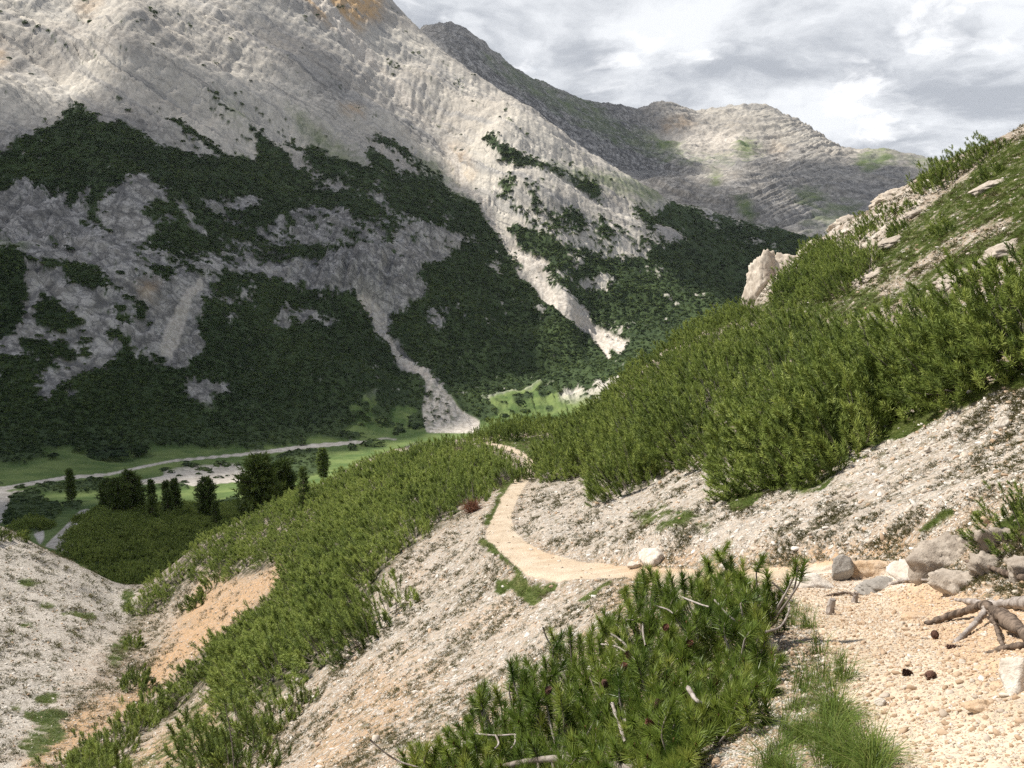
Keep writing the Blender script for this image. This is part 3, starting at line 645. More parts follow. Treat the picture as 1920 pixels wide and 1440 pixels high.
# ------------------------------------------------------------------ the near hillside, ravine and footpath
N_PTS = survey([
 # gravel at our feet
 (1920,1440,2.15),(1600,1440,2.35),(1300,1440,2.75),(1000,1440,3.7),(1920,1300,2.75),(1640,1300,3.1),(1640,1180,4.5),(1850,1180,4.1),(2150,1440,1.9),(2150,1150,3.4),
 (1640,1090,7.0),(1500,1110,6.6),(1800,1085,5.7),(1920,1080,5.0),
 (1300,1300,3.5),(1400,1200,4.6),(1300,1180,5.6),(1180,1200,6.2),(1180,1300,4.9),(1050,1300,5.8),(900,1440,4.6),(760,1440,6.4),(650,1440,8.0),
 # hollow above the path
 (1250,1083,11.0),(1100,1070,14.0),(1000,1045,17.0),(945,1000,21.0),(945,960,26.0),(975,905,34.0),(1000,872,42.0),(965,845,52.0),(905,830,60.0),
 (1350,1060,9.6),(1500,1045,8.6),(1620,1010,8.3),(1750,960,7.6),(1850,960,6.6),(1920,960,5.9),(2150,900,5.5),
 (1100,1000,17.5),(1250,1000,13.2),(1400,980,12.0),(1600,940,10.5),(1800,890,9.8),(1900,850,9.6),(2150,800,9.0),
 (1050,930,25.0),(1200,950,18.0),(1350,880,17.0),(1480,880,14.6),(1600,830,14.2),(1750,745,14.2),(1920,670,13.4),(2150,600,13.0),
 (1030,870,36.0),(1150,870,27.0),(1300,800,23.5),(1500,760,20.0),(1700,690,18.5),(1900,600,17.5),
 (1040,830,56.0),(1200,760,44.0),(1400,680,34.0),(1600,640,27.0),(1800,580,24.5),(1920,520,22.5),
 (1480,600,44.0),(1600,570,36.0),(1700,510,34.0),(1820,470,30.0),(1920,420,28.0),(1920,330,40.0),(1800,380,42.0),(1650,480,44.0),(1700,420,50.0),(2150,320,26.0),
 # skyline of the slope
 (965,812,66.0),(1040,798,66.0),(1110,775,66.0),(1180,720,66.0),(1260,655,66.0),(1340,615,66.0),(1400,590,66.0),(1440,540,70.0),(1500,490,72.0),(1560,448,72.0),(1650,392,72.0),(1755,330,72.0),(1850,282,70.0),(1925,242,68.0),(2150,110,66.0),
 # flank falling to the left below the path
 (1100,1150,9.5),(1000,1150,11.8),(1000,1250,8.7),(850,1300,10.0),(850,1200,13.8),(900,1100,16.5),(850,1020,24.0),(760,1100,22.0),(700,1200,18.0),(700,1320,12.2),(600,1300,16.5),(560,1420,12.2),
 (450,1300,23.0),(420,1420,17.5),(300,1420,22.0),(620,1150,27.0),(700,1000,36.0),(800,930,38.0),(900,900,40.0),(600,1030,45.0),(760,870,54.0),(880,850,55.0),(640,930,58.0),(500,1080,48.0),(400,1180,44.0),(300,1280,41.0),(500,990,62.0),(420,1060,60.0),(330,1130,60.0),(480,1180,36.0),(330,1350,31.0),
 # crest of the spur
 (895,827,66.0),(820,838,72.0),(740,850,74.0),(660,882,74.0),(580,920,74.0),(500,955,73.0),(430,985,72.0),(350,1040,69.0),(280,1100,66.0),(245,1150,62.0),
 # bed of the ravine and its far bank
 (20,1440,29.0),(130,1330,37.0),(190,1250,45.0),(230,1190,54.0),(255,1130,63.0),(-250,1440,27.0),
 (0,1350,35.0),(0,1200,47.0),(100,1200,48.0),(180,1150,57.0),(0,1080,62.0),(-250,1300,35.0),(-250,1100,52.0),
 (260,1106,70.0),(180,1072,74.0),(90,1030,77.0),(0,990,78.0),(-250,930,78.0),
 # beyond the crests the ground drops away
 (260,1106,100,-0.10),(90,1030,105,-0.10),(-250,930,105,-0.10),(430,985,100,-0.10),(580,920,102,-0.10),(740,850,104,-0.10),(890,832,98,-0.12),(1040,798,98,-0.14),(1180,720,98,-0.16),(1340,615,98,-0.18),(1440,540,104,-0.2),(1560,448,106,-0.2),(1755,330,108,-0.2),(1925,242,104,-0.2),(2150,110,104,-0.2),
 (260,1106,150,-0.12),(-250,930,150,-0.12),(580,920,150,-0.14),(890,832,150,-0.20),(1180,720,150,-0.28),(1440,540,150,-0.36),(1755,330,150,-0.42),(2150,110,150,-0.42),
])
N_T0, N_T1, N_R0, N_R1 = -0.86, 0.86, 1.25, 150.0
N_rel = Relief(N_PTS, N_T0, N_T1, 1.0, 155.0, 150, 200)

PATH = [(1.0,[(895,828),(925,829),(960,838),(975,845),(1000,860),(1006,873),(1000,888),(988,905),(970,935),(958,968),(964,994),(987,1018),(1030,1038),(1090,1053),(1170,1061),(1250,1066),(1350,1068),(1490,1062),(1560,1048),(1640,1055),(1700,1075),(1690,1092),(1640,1100),(1500,1112),(1400,1108),(1250,1098),(1170,1082),(1100,1086),(1040,1092),(985,1078),(950,1048),(916,1016),(908,1000),(922,975),(938,935),(962,902),(990,874),(984,860),(955,846),(925,838)]),
        (1.0,[(1480,1110),(1640,1090),(1700,1080),(1800,1110),(1960,1150),(2200,1200),(2200,1500),(1640,1500),(1590,1380),(1560,1260),(1540,1190),(1500,1150)])]
PLINE = [(895,830,63),(930,835,58),(962,843,53),(985,853,47),(1000,868,42),(990,888,37),(968,915,32),(947,950,27),(935,990,22.3),(955,1020,19.4),(1000,1050,16.6),(1090,1070,14.2),(1180,1074,12.4),(1290,1085,10.4),(1420,1088,8.8),(1560,1080,7.4),(1650,1085,6.8)]
TURF = [
 (1.0,[(920,960),(945,905),(975,880),(990,872),(985,885),(960,910),(942,935),(925,975),(915,990),(905,985)]),
 (0.9,[(905,1000),(925,1020),(950,1045),(990,1075),(965,1080),(960,1060),(920,1040),(895,1010)]),
 (0.95,[(965,1075),(985,1085),(1000,1100),(1045,1090),(1050,1105),(1000,1135),(975,1125),(960,1095)]),
 (0.8,[(930,1090),(970,1080),(965,1100),(940,1120)]),
 (0.75,[(1080,1130),(1130,1085),(1180,1075),(1140,1100),(1100,1140)]),
 (0.8,[(895,828),(925,825),(960,820),(1020,815),(1025,860),(990,860),(960,838),(920,845)]),
 (1.0,[(1590,855),(1640,810),(1720,770),(1800,735),(1870,705),(1940,680),(1940,720),(1860,740),(1760,785),(1680,830),(1610,850)]),
 (1.0,[(1350,925),(1400,915),(1440,920),(1400,950),(1370,955)]),
 (0.6,[(1440,905),(1530,890),(1590,850),(1620,850),(1540,920),(1450,930)]),
 (0.5,[(1180,960),(1240,940),(1340,970),(1330,1010),(1280,1010),(1200,990)]),
 (1.0,[(1860,990),(1900,960),(1940,950),(1940,985),(1880,1000)]),
 (0.75,[(1720,1000),(1770,965),(1790,975),(1740,1005)]),
 # the grassy slope on the right
 (0.66,[(1385,590),(1450,555),(1560,520),(1640,470),(1700,420),(1760,370),(1860,290),(1940,235),(2200,80),(2200,460),(1940,470),(1860,500),(1780,540),(1700,570),(1600,600),(1480,600),(1400,610)]),
 (0.35,[(1640,470),(1700,440),(1640,470),(1560,520),(1540,545),(1640,540),(1720,490),(1800,440),(1900,400),(1900,420),(1800,470),(1700,540),(1650,560)]),
 # tufts in the foreground
 (0.4,[(1470,1140),(1500,1150),(1530,1160),(1530,1190),(1490,1195),(1460,1180)]),
 (0.4,[(1500,1300),(1530,1250),(1570,1240),(1580,1290),(1560,1320),(1500,1340)]),
 (0.42,[(1440,1400),(1480,1350),(1560,1330),(1600,1380),(1640,1450),(1420,1450)]),
 (0.45,[(380,1440),(470,1330),(560,1300),(420,1250),(330,1350),(230,1440)]),
 (0.55,[(190,1240),(215,1200),(240,1180),(240,1230),(215,1260)]),
 (0.6,[(30,1390),(100,1340),(130,1380),(60,1440)]),
 (0.7,[(230,1105),(255,1105),(250,1150),(225,1150)]),(0.5,[(130,1060),(180,1050),(180,1062),(150,1070)]),
]+[(0.85,ell(*e)) for e in [(50,1093,22,7,10),(87,1136,18,6,12),(155,1155,26,7,14),(120,1150,20,4,10),(52,1176,20,4,10),(20,1190,8,4,20),(130,1185,8,3,12),(85,1310,26,10),(90,1345,40,12,-10),(55,1342,14,9,10),(10,1290,12,3),(30,1330,16,4)]]
OCHRE_N = [
 (1.0,[(250,1290),(300,1215),(385,1075),(400,1090),(420,1065),(432,1092),(480,1075),(512,1062),(552,1052),(528,1102),(472,1148),(392,1212),(332,1272),(300,1290)]),
 (0.85,[(250,1290),(330,1272),(232,1352),(150,1412),(60,1440),(20,1440),(110,1352),(200,1302)]),
 (0.8,[(400,1085),(432,1060),(440,1090),(400,1130)]),
 (0.7,[(430,1215),(480,1200),(480,1250),(420,1290),(330,1350),(230,1440),(420,1440),(420,1300)]),
 (0.6,[(1050,1058),(1180,1048),(1300,1045),(1420,1040),(1560,1030),(1700,1000),(1720,1030),(1650,1060),(1500,1068),(1300,1072),(1200,1068),(1100,1058)]),
 (0.7,[(985,1015),(1050,1040),(1050,1050),(980,1025)]),
 (0.5,[(1640,1090),(1720,1080),(1940,1120),(2200,1140),(2200,1330),(1940,1300),(1820,1270),(1740,1200)]),
 (0.45,[(560,1440),(700,1240),(760,1200),(860,1250),(760,1340),(640,1440)]),
 (0.35,[(850,1150),(960,1120),(1000,1180),(860,1200)]),(0.4,[(760,1075),(800,1045),(800,1090),(770,1110)]),
 (0.5,[(1100,1150),(1180,1080),(1210,1060),(1240,1080),(1180,1160)]),
 (0.5,[(140,1230),(200,1190),(180,1260),(120,1330),(60,1400),(30,1400),(110,1280)]),
]
ROCKY = [  # bare bedrock and pale outcrops
 (1.0,[(1385,580),(1395,505),(1440,480),(1520,455),(1560,430),(1640,400),(1740,330),(1760,350),(1740,380),(1640,450),(1560,500),(1480,535),(1420,565)]),
 (0.8,[(1735,545),(1790,500),(1900,440),(1940,430),(1940,445),(1880,470),(1800,520),(1745,555)]),
 (0.8,[(1500,1075),(1570,1050),(1640,1045),(1700,1060),(1690,1095),(1600,1110),(1500,1105)]),
 (0.5,[(-10,1440),(30,1440),(110,1350),(190,1260),(230,1190),(215,1190),(150,1250),(80,1340),(-10,1420)]),
]
PALE = [  # washed limestone rubble with little soil
 (1.0,[(-20,980),(90,1030),(180,1070),(262,1102),(250,1150),(200,1240),(120,1340),(30,1440),(-20,1440)]),
 (0.5,[(960,1000),(1010,900),(1150,880),(1350,850),(1500,900),(1700,780),(1940,720),(1940,900),(1700,980),(1400,1030),(1100,1040)]),
 (0.35,[(660,1180),(760,1050),(900,960),(930,1060),(960,1130),(1180,1100),(1000,1250),(800,1300),(700,1260)]),
]
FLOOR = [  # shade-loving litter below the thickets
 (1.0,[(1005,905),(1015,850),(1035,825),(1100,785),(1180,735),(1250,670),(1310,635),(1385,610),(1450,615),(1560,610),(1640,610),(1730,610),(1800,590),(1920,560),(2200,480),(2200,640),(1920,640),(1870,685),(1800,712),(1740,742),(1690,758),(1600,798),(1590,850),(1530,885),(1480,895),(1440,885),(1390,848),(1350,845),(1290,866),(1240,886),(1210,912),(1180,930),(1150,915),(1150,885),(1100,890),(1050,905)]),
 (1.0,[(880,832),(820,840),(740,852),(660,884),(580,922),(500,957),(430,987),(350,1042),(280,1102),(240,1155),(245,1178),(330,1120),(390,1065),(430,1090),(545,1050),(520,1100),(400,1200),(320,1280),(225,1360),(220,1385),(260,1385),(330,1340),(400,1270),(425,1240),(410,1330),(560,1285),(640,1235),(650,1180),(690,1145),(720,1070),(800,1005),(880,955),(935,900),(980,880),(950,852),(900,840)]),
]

PW = np.array([at(a, b, r) for a, b, r in PLINE])
def path_field(X, Y):
    """distance to the middle line of the footpath and the path's own height there"""
    d = np.full(X.shape, 1e9); h = np.zeros(X.shape)
    P = PW
    for a, b in zip(P[:-1], P[1:]):
        ab = b[:2]-a[:2]; t = np.clip(((X-a[0])*ab[0]+(Y-a[1])*ab[1])/(ab@ab), 0, 1)
        dd = np.hypot(X-a[0]-t*ab[0], Y-a[1]-t*ab[1]); m = dd < d
        d = np.where(m, dd, d); h = np.where(m, a[2]+t*(b[2]-a[2]), h)
    return d, h
def ground_z(X, Y, detail=True):
    """height of the near hillside anywhere"""
    X = np.asarray(X, float); Y = np.asarray(Y, float)
    R = np.hypot(X, Y); R = np.maximum(R, 1.0); th = np.arctan2(X, Y); lr = np.log(R)
    Z = R*N_rel(th, lr)
    d, h = path_field(X, Y)
    wgt = 1-np.clip((d-0.45)/0.75, 0, 1); wgt = wgt*wgt*(3-2*wgt)*np.clip((R-6.5)/2.0, 0, 1)
    rough = fbm(X/5.5, Y/5.5, 4, 0.5, 201)*0.55*np.clip((R-4)/20, 0, 1)+fbm(X/1.1, Y/1.1, 4, 0.55, 205)*0.10*np.clip(R/6, 0.25, 1.6)
    far = np.clip((R-60)/30, 0, 1); rough = rough+fbm(X/9, Y/9, 3, 0.5, 209)*1.2*np.clip((R-30)/40, 0, 1)*(1-0.5*far)
    Z = Z+rough*(1-0.85*wgt); Z = Z*(1-wgt)+(h+0.12*(Z-h))*wgt
    return Z

def near_material():
    m, g = new_mat('hillside_ground')
    P = g.new('ShaderNodeNewGeometry').outputs['Position']
    at1 = g.new('ShaderNodeAttribute', attribute_name='cov'); sp = g.new('ShaderNodeSeparateColor', {0: at1.outputs['Color']})
    path, turf, rocky = sp.outputs[0], sp.outputs[1], sp.outputs[2]; ochre = at1.outputs['Alpha']
    litter = g.new('ShaderNodeAttribute', attribute_name='litter').outputs['Fac']
    
    # stones at three sizes
    wp = g.vmath('ADD', P, g.vmath('SCALE', g.noise(P, 9.0, 2, 0.5, out=1), 0.05))
    v1 = g.voro(wp, 26.0); c1 = g.voro(wp, 26.0, out='Color'); v2 = g.voro(wp, 9.0); c2 = g.voro(wp, 9.0, out='Color')
    v3 = g.voro(wp, 75.0); c3 = g.voro(wp, 75.0, out='Color')
    s1 = g.new('ShaderNodeSeparateColor', {0: c1}); s2 = g.new('ShaderNodeSeparateColor', {0: c2}); s3 = g.new('ShaderNodeSeparateColor', {0: c3})
    big = g.noise(P, 0.35, 5, 0.6); med = g.noise(P, 1.7, 5, 0.6); fine = g.noise(P, 22.0, 4, 0.65)
    soil = g.mix(g.ramp(med, 0.35, 0.65), (0.27, 0.20, 0.135), (0.43, 0.335, 0.245))
    dust = g.mix(g.ramp(med, 0.35, 0.65), (0.50, 0.395, 0.28), (0.61, 0.50, 0.375))
    soil = g.mix(path, soil, dust)
    orange = g.mix(g.ramp(fine, 0.35, 0.65), (0.46, 0.25, 0.105), (0.62, 0.40, 0.215))
    soil = g.mix(g.math('MULTIPLY', ochre, g.ramp(big, 0.2, 0.5)), soil, orange)
    stone = g.mix(s1.outputs[0], (0.36, 0.31, 0.255), (0.64, 0.585, 0.51))
    # share of stones
    isst = g.math('MULTIPLY', g.ramp(v1, 0.030*1.0, 0.018), g.math('GREATER_THAN', s1.outputs[1], 0.45))
    m1 = g.math('MULTIPLY', g.ramp(v1, 0.62, 0.42), g.math('GREATER_THAN', s1.outputs[1], 0.42))
    m2 = g.math('MULTIPLY', g.ramp(v2, 0.60, 0.42), g.math('GREATER_THAN', s2.outputs[1], 0.62))
    m3 = g.math('MULTIPLY', g.ramp(v3, 0.62, 0.40), g.math('GREATER_THAN', s3.outputs[1], 0.5))
    stone2 = g.mix(s2.outputs[0], (0.40, 0.355, 0.30), (0.68, 0.63, 0.56)); stone3 = g.mix(s3.outputs[0], (0.36, 0.29, 0.22), (0.60, 0.52, 0.43))
    notp = g.math('SUBTRACT', 1.0, g.math('MULTIPLY', path, 0.97))
    noto = g.math('SUBTRACT', 1.0, g.math('MULTIPLY', ochre, 0.55))
    base = g.mix(g.math('MULTIPLY', m3, g.mixf(path, 0.7, 0.35)), soil, stone3)
    base = g.mix(g.math('MULTIPLY', m1, g.math('MULTIPLY', notp, noto)), base, stone)
    base = g.mix(g.math('MULTIPLY', m2, g.math('MULTIPLY', notp, noto)), base, stone2)
    pale = g.new('ShaderNodeAttribute', attribute_name='pale').outputs['Fac']
    base = g.mix(g.math('MULTIPLY', pale, 0.75), base, g.mix(g.ramp(g.noise(P, 6.0, 7, 0.75), 0.36, 0.60), (0.38, 0.345, 0.30), (0.68, 0.63, 0.56)))
    # dark crumbs and low herbs between stones on the scree
    herb = g.math('MULTIPLY', g.ramp(g.noise(P, 5.0, 6, 0.72), 0.51, 0.62), g.math('SUBTRACT', 1.0, path))
    herb = g.math('MULTIPLY', herb, g.ramp(g.noise(P, 0.5, 4, 0.6), 0.33, 0.55))
    herbc = g.mix(g.ramp(g.noise(P, 3.0, 3, 0.5), 0.4, 0.6), (0.085, 0.085, 0.035), (0.15, 0.115, 0.06))
    base = g.mix(g.math('MULTIPLY', herb, 0.75), base, herbc)
    rk = g.mix(g.ramp(g.noise(P, 1.2, 8, 0.65), 0.36, 0.62), (0.36, 0.28, 0.21), (0.70, 0.63, 0.54))
    base = g.mix(g.math('MULTIPLY', rocky, g.ramp(g.noise(P, 0.9, 6, 0.7), 0.33, 0.5)), base, rk)
    tf = g.mix(g.ramp(g.noise(P, 1.3, 6, 0.65), 0.35, 0.65), (0.085, 0.115, 0.030), (0.17, 0.185, 0.060))
    tf = g.mix(g.ramp(g.noise(P, 16.0, 4, 0.7), 0.40, 0.64), tf, g.mix(0.5, tf, (0.03, 0.055, 0.012)))
    tf = g.mix(g.math('MULTIPLY', g.ramp(g.noise(P, 0.7, 4, 0.6), 0.56, 0.72), 0.6), tf, (0.22, 0.19, 0.09))
    base = g.mix(turf, base, tf)
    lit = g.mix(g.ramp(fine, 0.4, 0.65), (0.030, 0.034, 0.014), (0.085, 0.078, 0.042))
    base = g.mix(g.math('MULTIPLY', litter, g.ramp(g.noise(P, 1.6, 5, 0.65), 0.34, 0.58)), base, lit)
    hgt = g.math('ADD', g.math('MULTIPLY', g.math('MULTIPLY', m2, notp), 1.6), g.math('ADD', g.math('MULTIPLY', g.math('MULTIPLY', m1, notp), 0.9), g.math('ADD', g.math('MULTIPLY', m3, 0.35), g.math('MULTIPLY', fine, 0.8))))
    return finish(m, g, base, 0.95, hgt, 0.8, 0.03, 0.15)

def near_masks(X, Y, Z):
    px, py = to_pix(X, Y, Z); R = np.hypot(X, Y)
    wx = fbm(X*0.9, Y*0.9, 5, 0.62, 301); wy = fbm(X*0.9+40, Y*0.9, 5, 0.62, 303)
    k = np.clip(700/R, 6, 60)*0.55
    qx, qy = px+wx*k, py+wy*k
    path = np.clip((lookup(raster(PATH, 1), px+wx*k*0.5, py+wy*k*0.22)-0.5)/0.3+0.5, 0, 1)
    turf = lookup(raster(TURF, 2), qx, qy)
    tn = fbm(X*1.4+Z*0.8, Y*1.4-Z*0.3, 5, 0.68, 311)*1.25
    turf = np.clip((turf-0.52+tn*(1-np.abs(turf-0.5)*0.9)*(turf > 0.03))/0.22+0.5, 0, 1)*(1-path)
    och = lookup(raster(OCHRE_N, 5), qx, qy)
    rocky = lookup(raster(ROCKY, 2), qx, qy)
    lit = lookup(raster(FLOOR, 2), px, py)
    pale = lookup(raster(PALE, 6), qx, qy)*np.clip((120-R)/30, 0, 1)
    return px, py, path, turf, och, rocky, lit, pale

def build_near():
    nt, nr = 1250, 1150
    T, L = np.meshgrid(np.linspace(N_T0, N_T1, nt), np.linspace(math.log(N_R0), math.log(N_R1), nr))
    R = np.exp(L); X = R*np.sin(T); Y = R*np.cos(T); Z = ground_z(X, Y)
    px, py, path, turf, och, rocky, lit, pale = near_masks(X, Y, Z)
    # outcrops stand proud and broken, turf is lumpy
    crag = fbm(X*0.55, Y*0.55+Z*0.4, 5, 0.6, 331, True)
    Z = Z+rocky*(crag*0.75+0.1)*np.clip((R-30)/30, 0.06, 1.5)+turf*fbm(X*3.1, Y*3.1, 3, 0.6, 335)*0.10
    Z = Z+fbm(X*4.5, Y*4.5, 4, 0.6, 341)*0.045*np.clip(R/8, 0.35, 1.5)*(1-0.6*path)
    V = np.stack([X, Y, Z], -1).reshape(-1, 3); fi = grid_faces(nt, nr)
    mat = near_material()
    cls = (path > 0.5).astype(int).reshape(-1)
    fc = cls[fi[:, 0]]
    cov = np.stack([path, turf, rocky, och], -1).reshape(-1, 4); litv = lit.reshape(-1); farv = np.clip((R-10)/40, 0, 1).reshape(-1)
    for c, nme in ((0, 'hillside'), (1, 'path')):
        f = fi[fc == c]; used = np.unique(f); rm = np.full(len(V), -1, np.int64); rm[used] = np.arange(len(used))
        me = mesh_np(nme, V[used], rm[f], np.full(len(f), 4), mat, True, {'cov': cov[used], 'litter': litv[used], 'pale': pale.reshape(-1)[used]})
        tag(link(nme, me), kind='structure')
    sl = Z/R; smax = np.maximum.accumulate(sl, axis=0)
    return dict(T=T, L=L, R=R, X=X, Y=Y, Z=Z, px=px, py=py, vis=sl >= smax-0.006, path=path, turf=turf, och=och, rocky=rocky, lit=lit, pale=pale)
NEAR = build_near()
def build_behind():
    """the same hillside carried on round behind the photographer"""
    n, m = 150, 220
    q = np.linspace(0, 1, n); th = N_T1+q*(2*math.pi-N_T1+N_T0); lr = np.linspace(math.log(0.04), math.log(N_R1), m)
    Q, L = np.meshgrid(q, lr); T = N_T1+Q*(2*math.pi-N_T1+N_T0); R = np.exp(L); Lc = np.maximum(L, math.log(N_R0)); Rc = np.exp(Lc)
    def edge(t): return ground_z(Rc*np.sin(t), Rc*np.cos(t))
    w = 0.5-0.5*np.cos(np.pi*Q); Z = edge(np.full_like(T, N_T1-1e-4))*(1-w)+edge(np.full_like(T, N_T0+1e-4))*w
    k = np.clip(R/N_R0, 0, 1); Z = np.where(R < N_R0, Z*k-1.72*(1-k), Z)
    X, Y = R*np.sin(T), R*np.cos(T); Z = Z+fbm(X*4.5, Y*4.5, 4, 0.6, 341)*0.03-0.004
    V = [np.stack([X, Y, Z], -1).reshape(-1, 3)]; F_ = [grid_faces(n, m)[:, ::-1]]
    # the ground under the photographer's feet, in front of the boots
    n2, m2 = 80, 40; T2, L2 = np.meshgrid(np.linspace(N_T0, N_T1, n2), np.linspace(math.log(0.04), math.log(N_R0*1.01), m2)); R2 = np.exp(L2); k = np.clip(R2/N_R0, 0, 1)
    Z2 = ground_z(N_R0*np.sin(T2), N_R0*np.cos(T2))*k-1.72*(1-k)-0.004
    V.append(np.stack([R2*np.sin(T2), R2*np.cos(T2), Z2], -1).reshape(-1, 3)); F_.append(grid_faces(n2, m2)[:, ::-1]+len(V[0]))
    V = np.concatenate(V); F_ = np.concatenate(F_); r = np.hypot(V[:, 0], V[:, 1])
    cov = np.zeros((len(V), 4)); cov[:, 0] = np.clip((5-r)/2, 0, 1)*(V[:, 0] < 3); cov[:, 1] = np.clip(fbm(V[:, 0]*0.3, V[:, 1]*0.3, 4, 0.6, 9)*4, 0, 1)*np.clip((r-6)/4, 0, 1)
    me = mesh_np('hillside', V, F_, np.full(len(F_), 4), bpy.data.materials['hillside_ground'], True, {'cov': cov, 'litter': np.zeros(len(V)), 'pale': np.full(len(V), 0.4)})
    tag(link('hillside', me), kind='structure')
build_behind()
def near_height(x, y):
    """height of the built near mesh (bilinear in its own grid)"""
    x = np.asarray(x, float); y = np.asarray(y, float)
    th = np.arctan2(x, y); lr = np.log(np.maximum(np.hypot(x, y), N_R0))
    nr, nt = NEAR['Z'].shape
    a = np.clip((th-N_T0)/(N_T1-N_T0), 0, 1)*(nt-1.001); b = np.clip((lr-math.log(N_R0))/(math.log(N_R1)-math.log(N_R0)), 0, 1)*(nr-1.001)
    i = a.astype(int); j = b.astype(int); fa = a-i; fb = b-j; Zg = NEAR['Z']
    return (Zg[j, i]*(1-fa)+Zg[j, i+1]*fa)*(1-fb)+(Zg[j+1, i]*(1-fa)+Zg[j+1, i+1]*fa)*fb

# ------------------------------------------------------------------ vegetation
def leaf_material(name, dark, mid, lite, rough=0.6, spec=0.25, trans=0.18, var=0.5, vscale=0.45):
    m, g = new_mat(name)
    t = g.new('ShaderNodeAttribute', attribute_name='tint').outputs['Fac']
    oi = g.new('ShaderNodeObjectInfo').outputs['Random']
    P = g.new('ShaderNodeNewGeometry').outputs['Position']
    k = g.math('ADD', t, g.math('MULTIPLY', g.math('SUBTRACT', oi, 0.5), var*0.5))
    k = g.math('ADD', k, g.math('MULTIPLY', g.math('SUBTRACT', g.noise(P, vscale, 3, 0.5), 0.5), var))
    c = g.mix(g.ramp(k, 0.0, 0.55, False), dark, mid); c = g.mix(g.ramp(k, 0.5, 1.1, False), c, lite)
    b = g.new('ShaderNodeBsdfPrincipled', {'Base Color': c, 'Roughness': rough, 'Specular IOR Level': spec})
    tr = g.new('ShaderNodeBsdfTranslucent', {'Color': c})
    mx = g.new('ShaderNodeMixShader', {0: trans, 1: b.outputs[0], 2: tr.outputs[0]})
    g.new('ShaderNodeOutputMaterial', {0: mx.outputs[0]})
    return m
def bark_material(name, a, b, scale=14.0):
    m, g = new_mat(name)
    P = g.new('ShaderNodeTexCoord').outputs['Object']
    n = g.noise(g.mapping(P, (1, 1, 0.35)), scale, 6, 0.65)
    return finish(m, g, g.mix(g.ramp(n, 0.35, 0.65), a, b), 0.85, n, 0.6, 0.02, 0.2)
M_PINE = leaf_material('dwarf_pine_needles', (0.080, 0.116, 0.028), (0.195, 0.255, 0.052), (0.370, 0.425, 0.110), trans=0.22, var=0.9)
M_MAT = leaf_material('spur_pine_needles', (0.120, 0.168, 0.040), (0.265, 0.330, 0.075), (0.410, 0.460, 0.130), trans=0.24, var=0.8)
M_PINE_FAR = leaf_material('far_pine_needles', (0.018, 0.033, 0.014), (0.052, 0.082, 0.027), (0.125, 0.165, 0.050), 0.8, 0.1, 0.15, 1.3, 0.018)
M_TREE = leaf_material('tree_needles', (0.045, 0.072, 0.020), (0.105, 0.150, 0.034), (0.19, 0.235, 0.055), trans=0.35)
M_WOOD = bark_material('grey_bark', (0.15, 0.12, 0.095), (0.33, 0.29, 0.25))
M_TRUNK = bark_material('trunk_bark', (0.10, 0.075, 0.055), (0.22, 0.18, 0.14), 3.0)

def unit(v): return v/(np.linalg.norm(v, axis=-1, keepdims=True)+1e-9)
def needles(rng, base, axis, length, per, nl, w, tint, a0=62, a1=28, t0=0.1, jit=0.3):
    """bottle-brush shoots: needle blades set round each axis. -> verts, tris, tint"""
    n = len(base); axis = unit(axis)
    ref = np.where(np.abs(axis[:, 2:3]) < 0.9, np.array([[0, 0, 1.0]]), np.array([[1.0, 0, 0]]))
    e1 = unit(np.cross(axis, ref)); e2 = np.cross(axis, e1)
    k = np.arange(per)[None, :]
    t = t0+(1-t0)*(k+rng.random((n, per)))/per
    ph = k*2.39996+rng.random((n, 1))*6.28+rng.normal(0, jit, (n, per))
    ang = np.radians(a0+(a1-a0)*t+rng.normal(0, 8, (n, per)))
    rad = np.cos(ph)[..., None]*e1[:, None]+np.sin(ph)[..., None]*e2[:, None]
    d = axis[:, None]*np.cos(ang)[..., None]+rad*np.sin(ang)[..., None]
    o = base[:, None]+axis[:, None]*(t*np.asarray(length).reshape(-1, 1))[..., None]
    L = (nl*(0.8+0.4*rng.random((n, per))))[..., None]*(np.asarray(length).reshape(-1, 1, 1)/np.mean(length))**0.3
    side = unit(np.cross(d, rad+0.3*rng.normal(0, 1, rad.shape)))*(w*0.5)
    v = np.stack([o-side, o+side, o+d*L], 2).reshape(-1, 3)
    f = np.arange(len(v)).reshape(-1, 3)
    ti = np.repeat((np.asarray(tint).reshape(-1, 1)+0.10*rng.normal(0, 1, (n, per))).reshape(-1), 3)
    return v, f, ti
def tube(path, radii, seg=6):
    """tapered tube along points -> verts, quads"""
    p = np.asarray(path, float); n = len(p); r = np.asarray(radii, float)
    t = unit(np.gradient(p, axis=0)); ref = np.array([0.31, 0.22, 0.93])
    e1 = unit(np.cross(t, ref)); e2 = np.cross(t, e1)
    a = np.linspace(0, 2*math.pi, seg, endpoint=False)
    v = p[:, None]+r[:, None, None]*(np.cos(a)[None, :, None]*e1[:, None]+np.sin(a)[None, :, None]*e2[:, None])
    v = v.reshape(-1, 3); f = []
    for i in range(n-1):
        for j in range(seg):
            f.append((i*seg+j, i*seg+(j+1) % seg, (i+1)*seg+(j+1) % seg, (i+1)*seg+j))
    return v, np.array(f)
class Acc:
    """collects tubes (quads) into one mesh"""
    def __init__(s): s.v = []; s.f = []; s.n = 0
    def add(s, v, f): s.v.append(v); s.f.append(f+s.n); s.n += len(v)
    def mesh(s, name, mat):
        v = np.concatenate(s.v); f = np.concatenate(s.f)
        return mesh_np(name, v, f, np.full(len(f), f.shape[1]), mat)

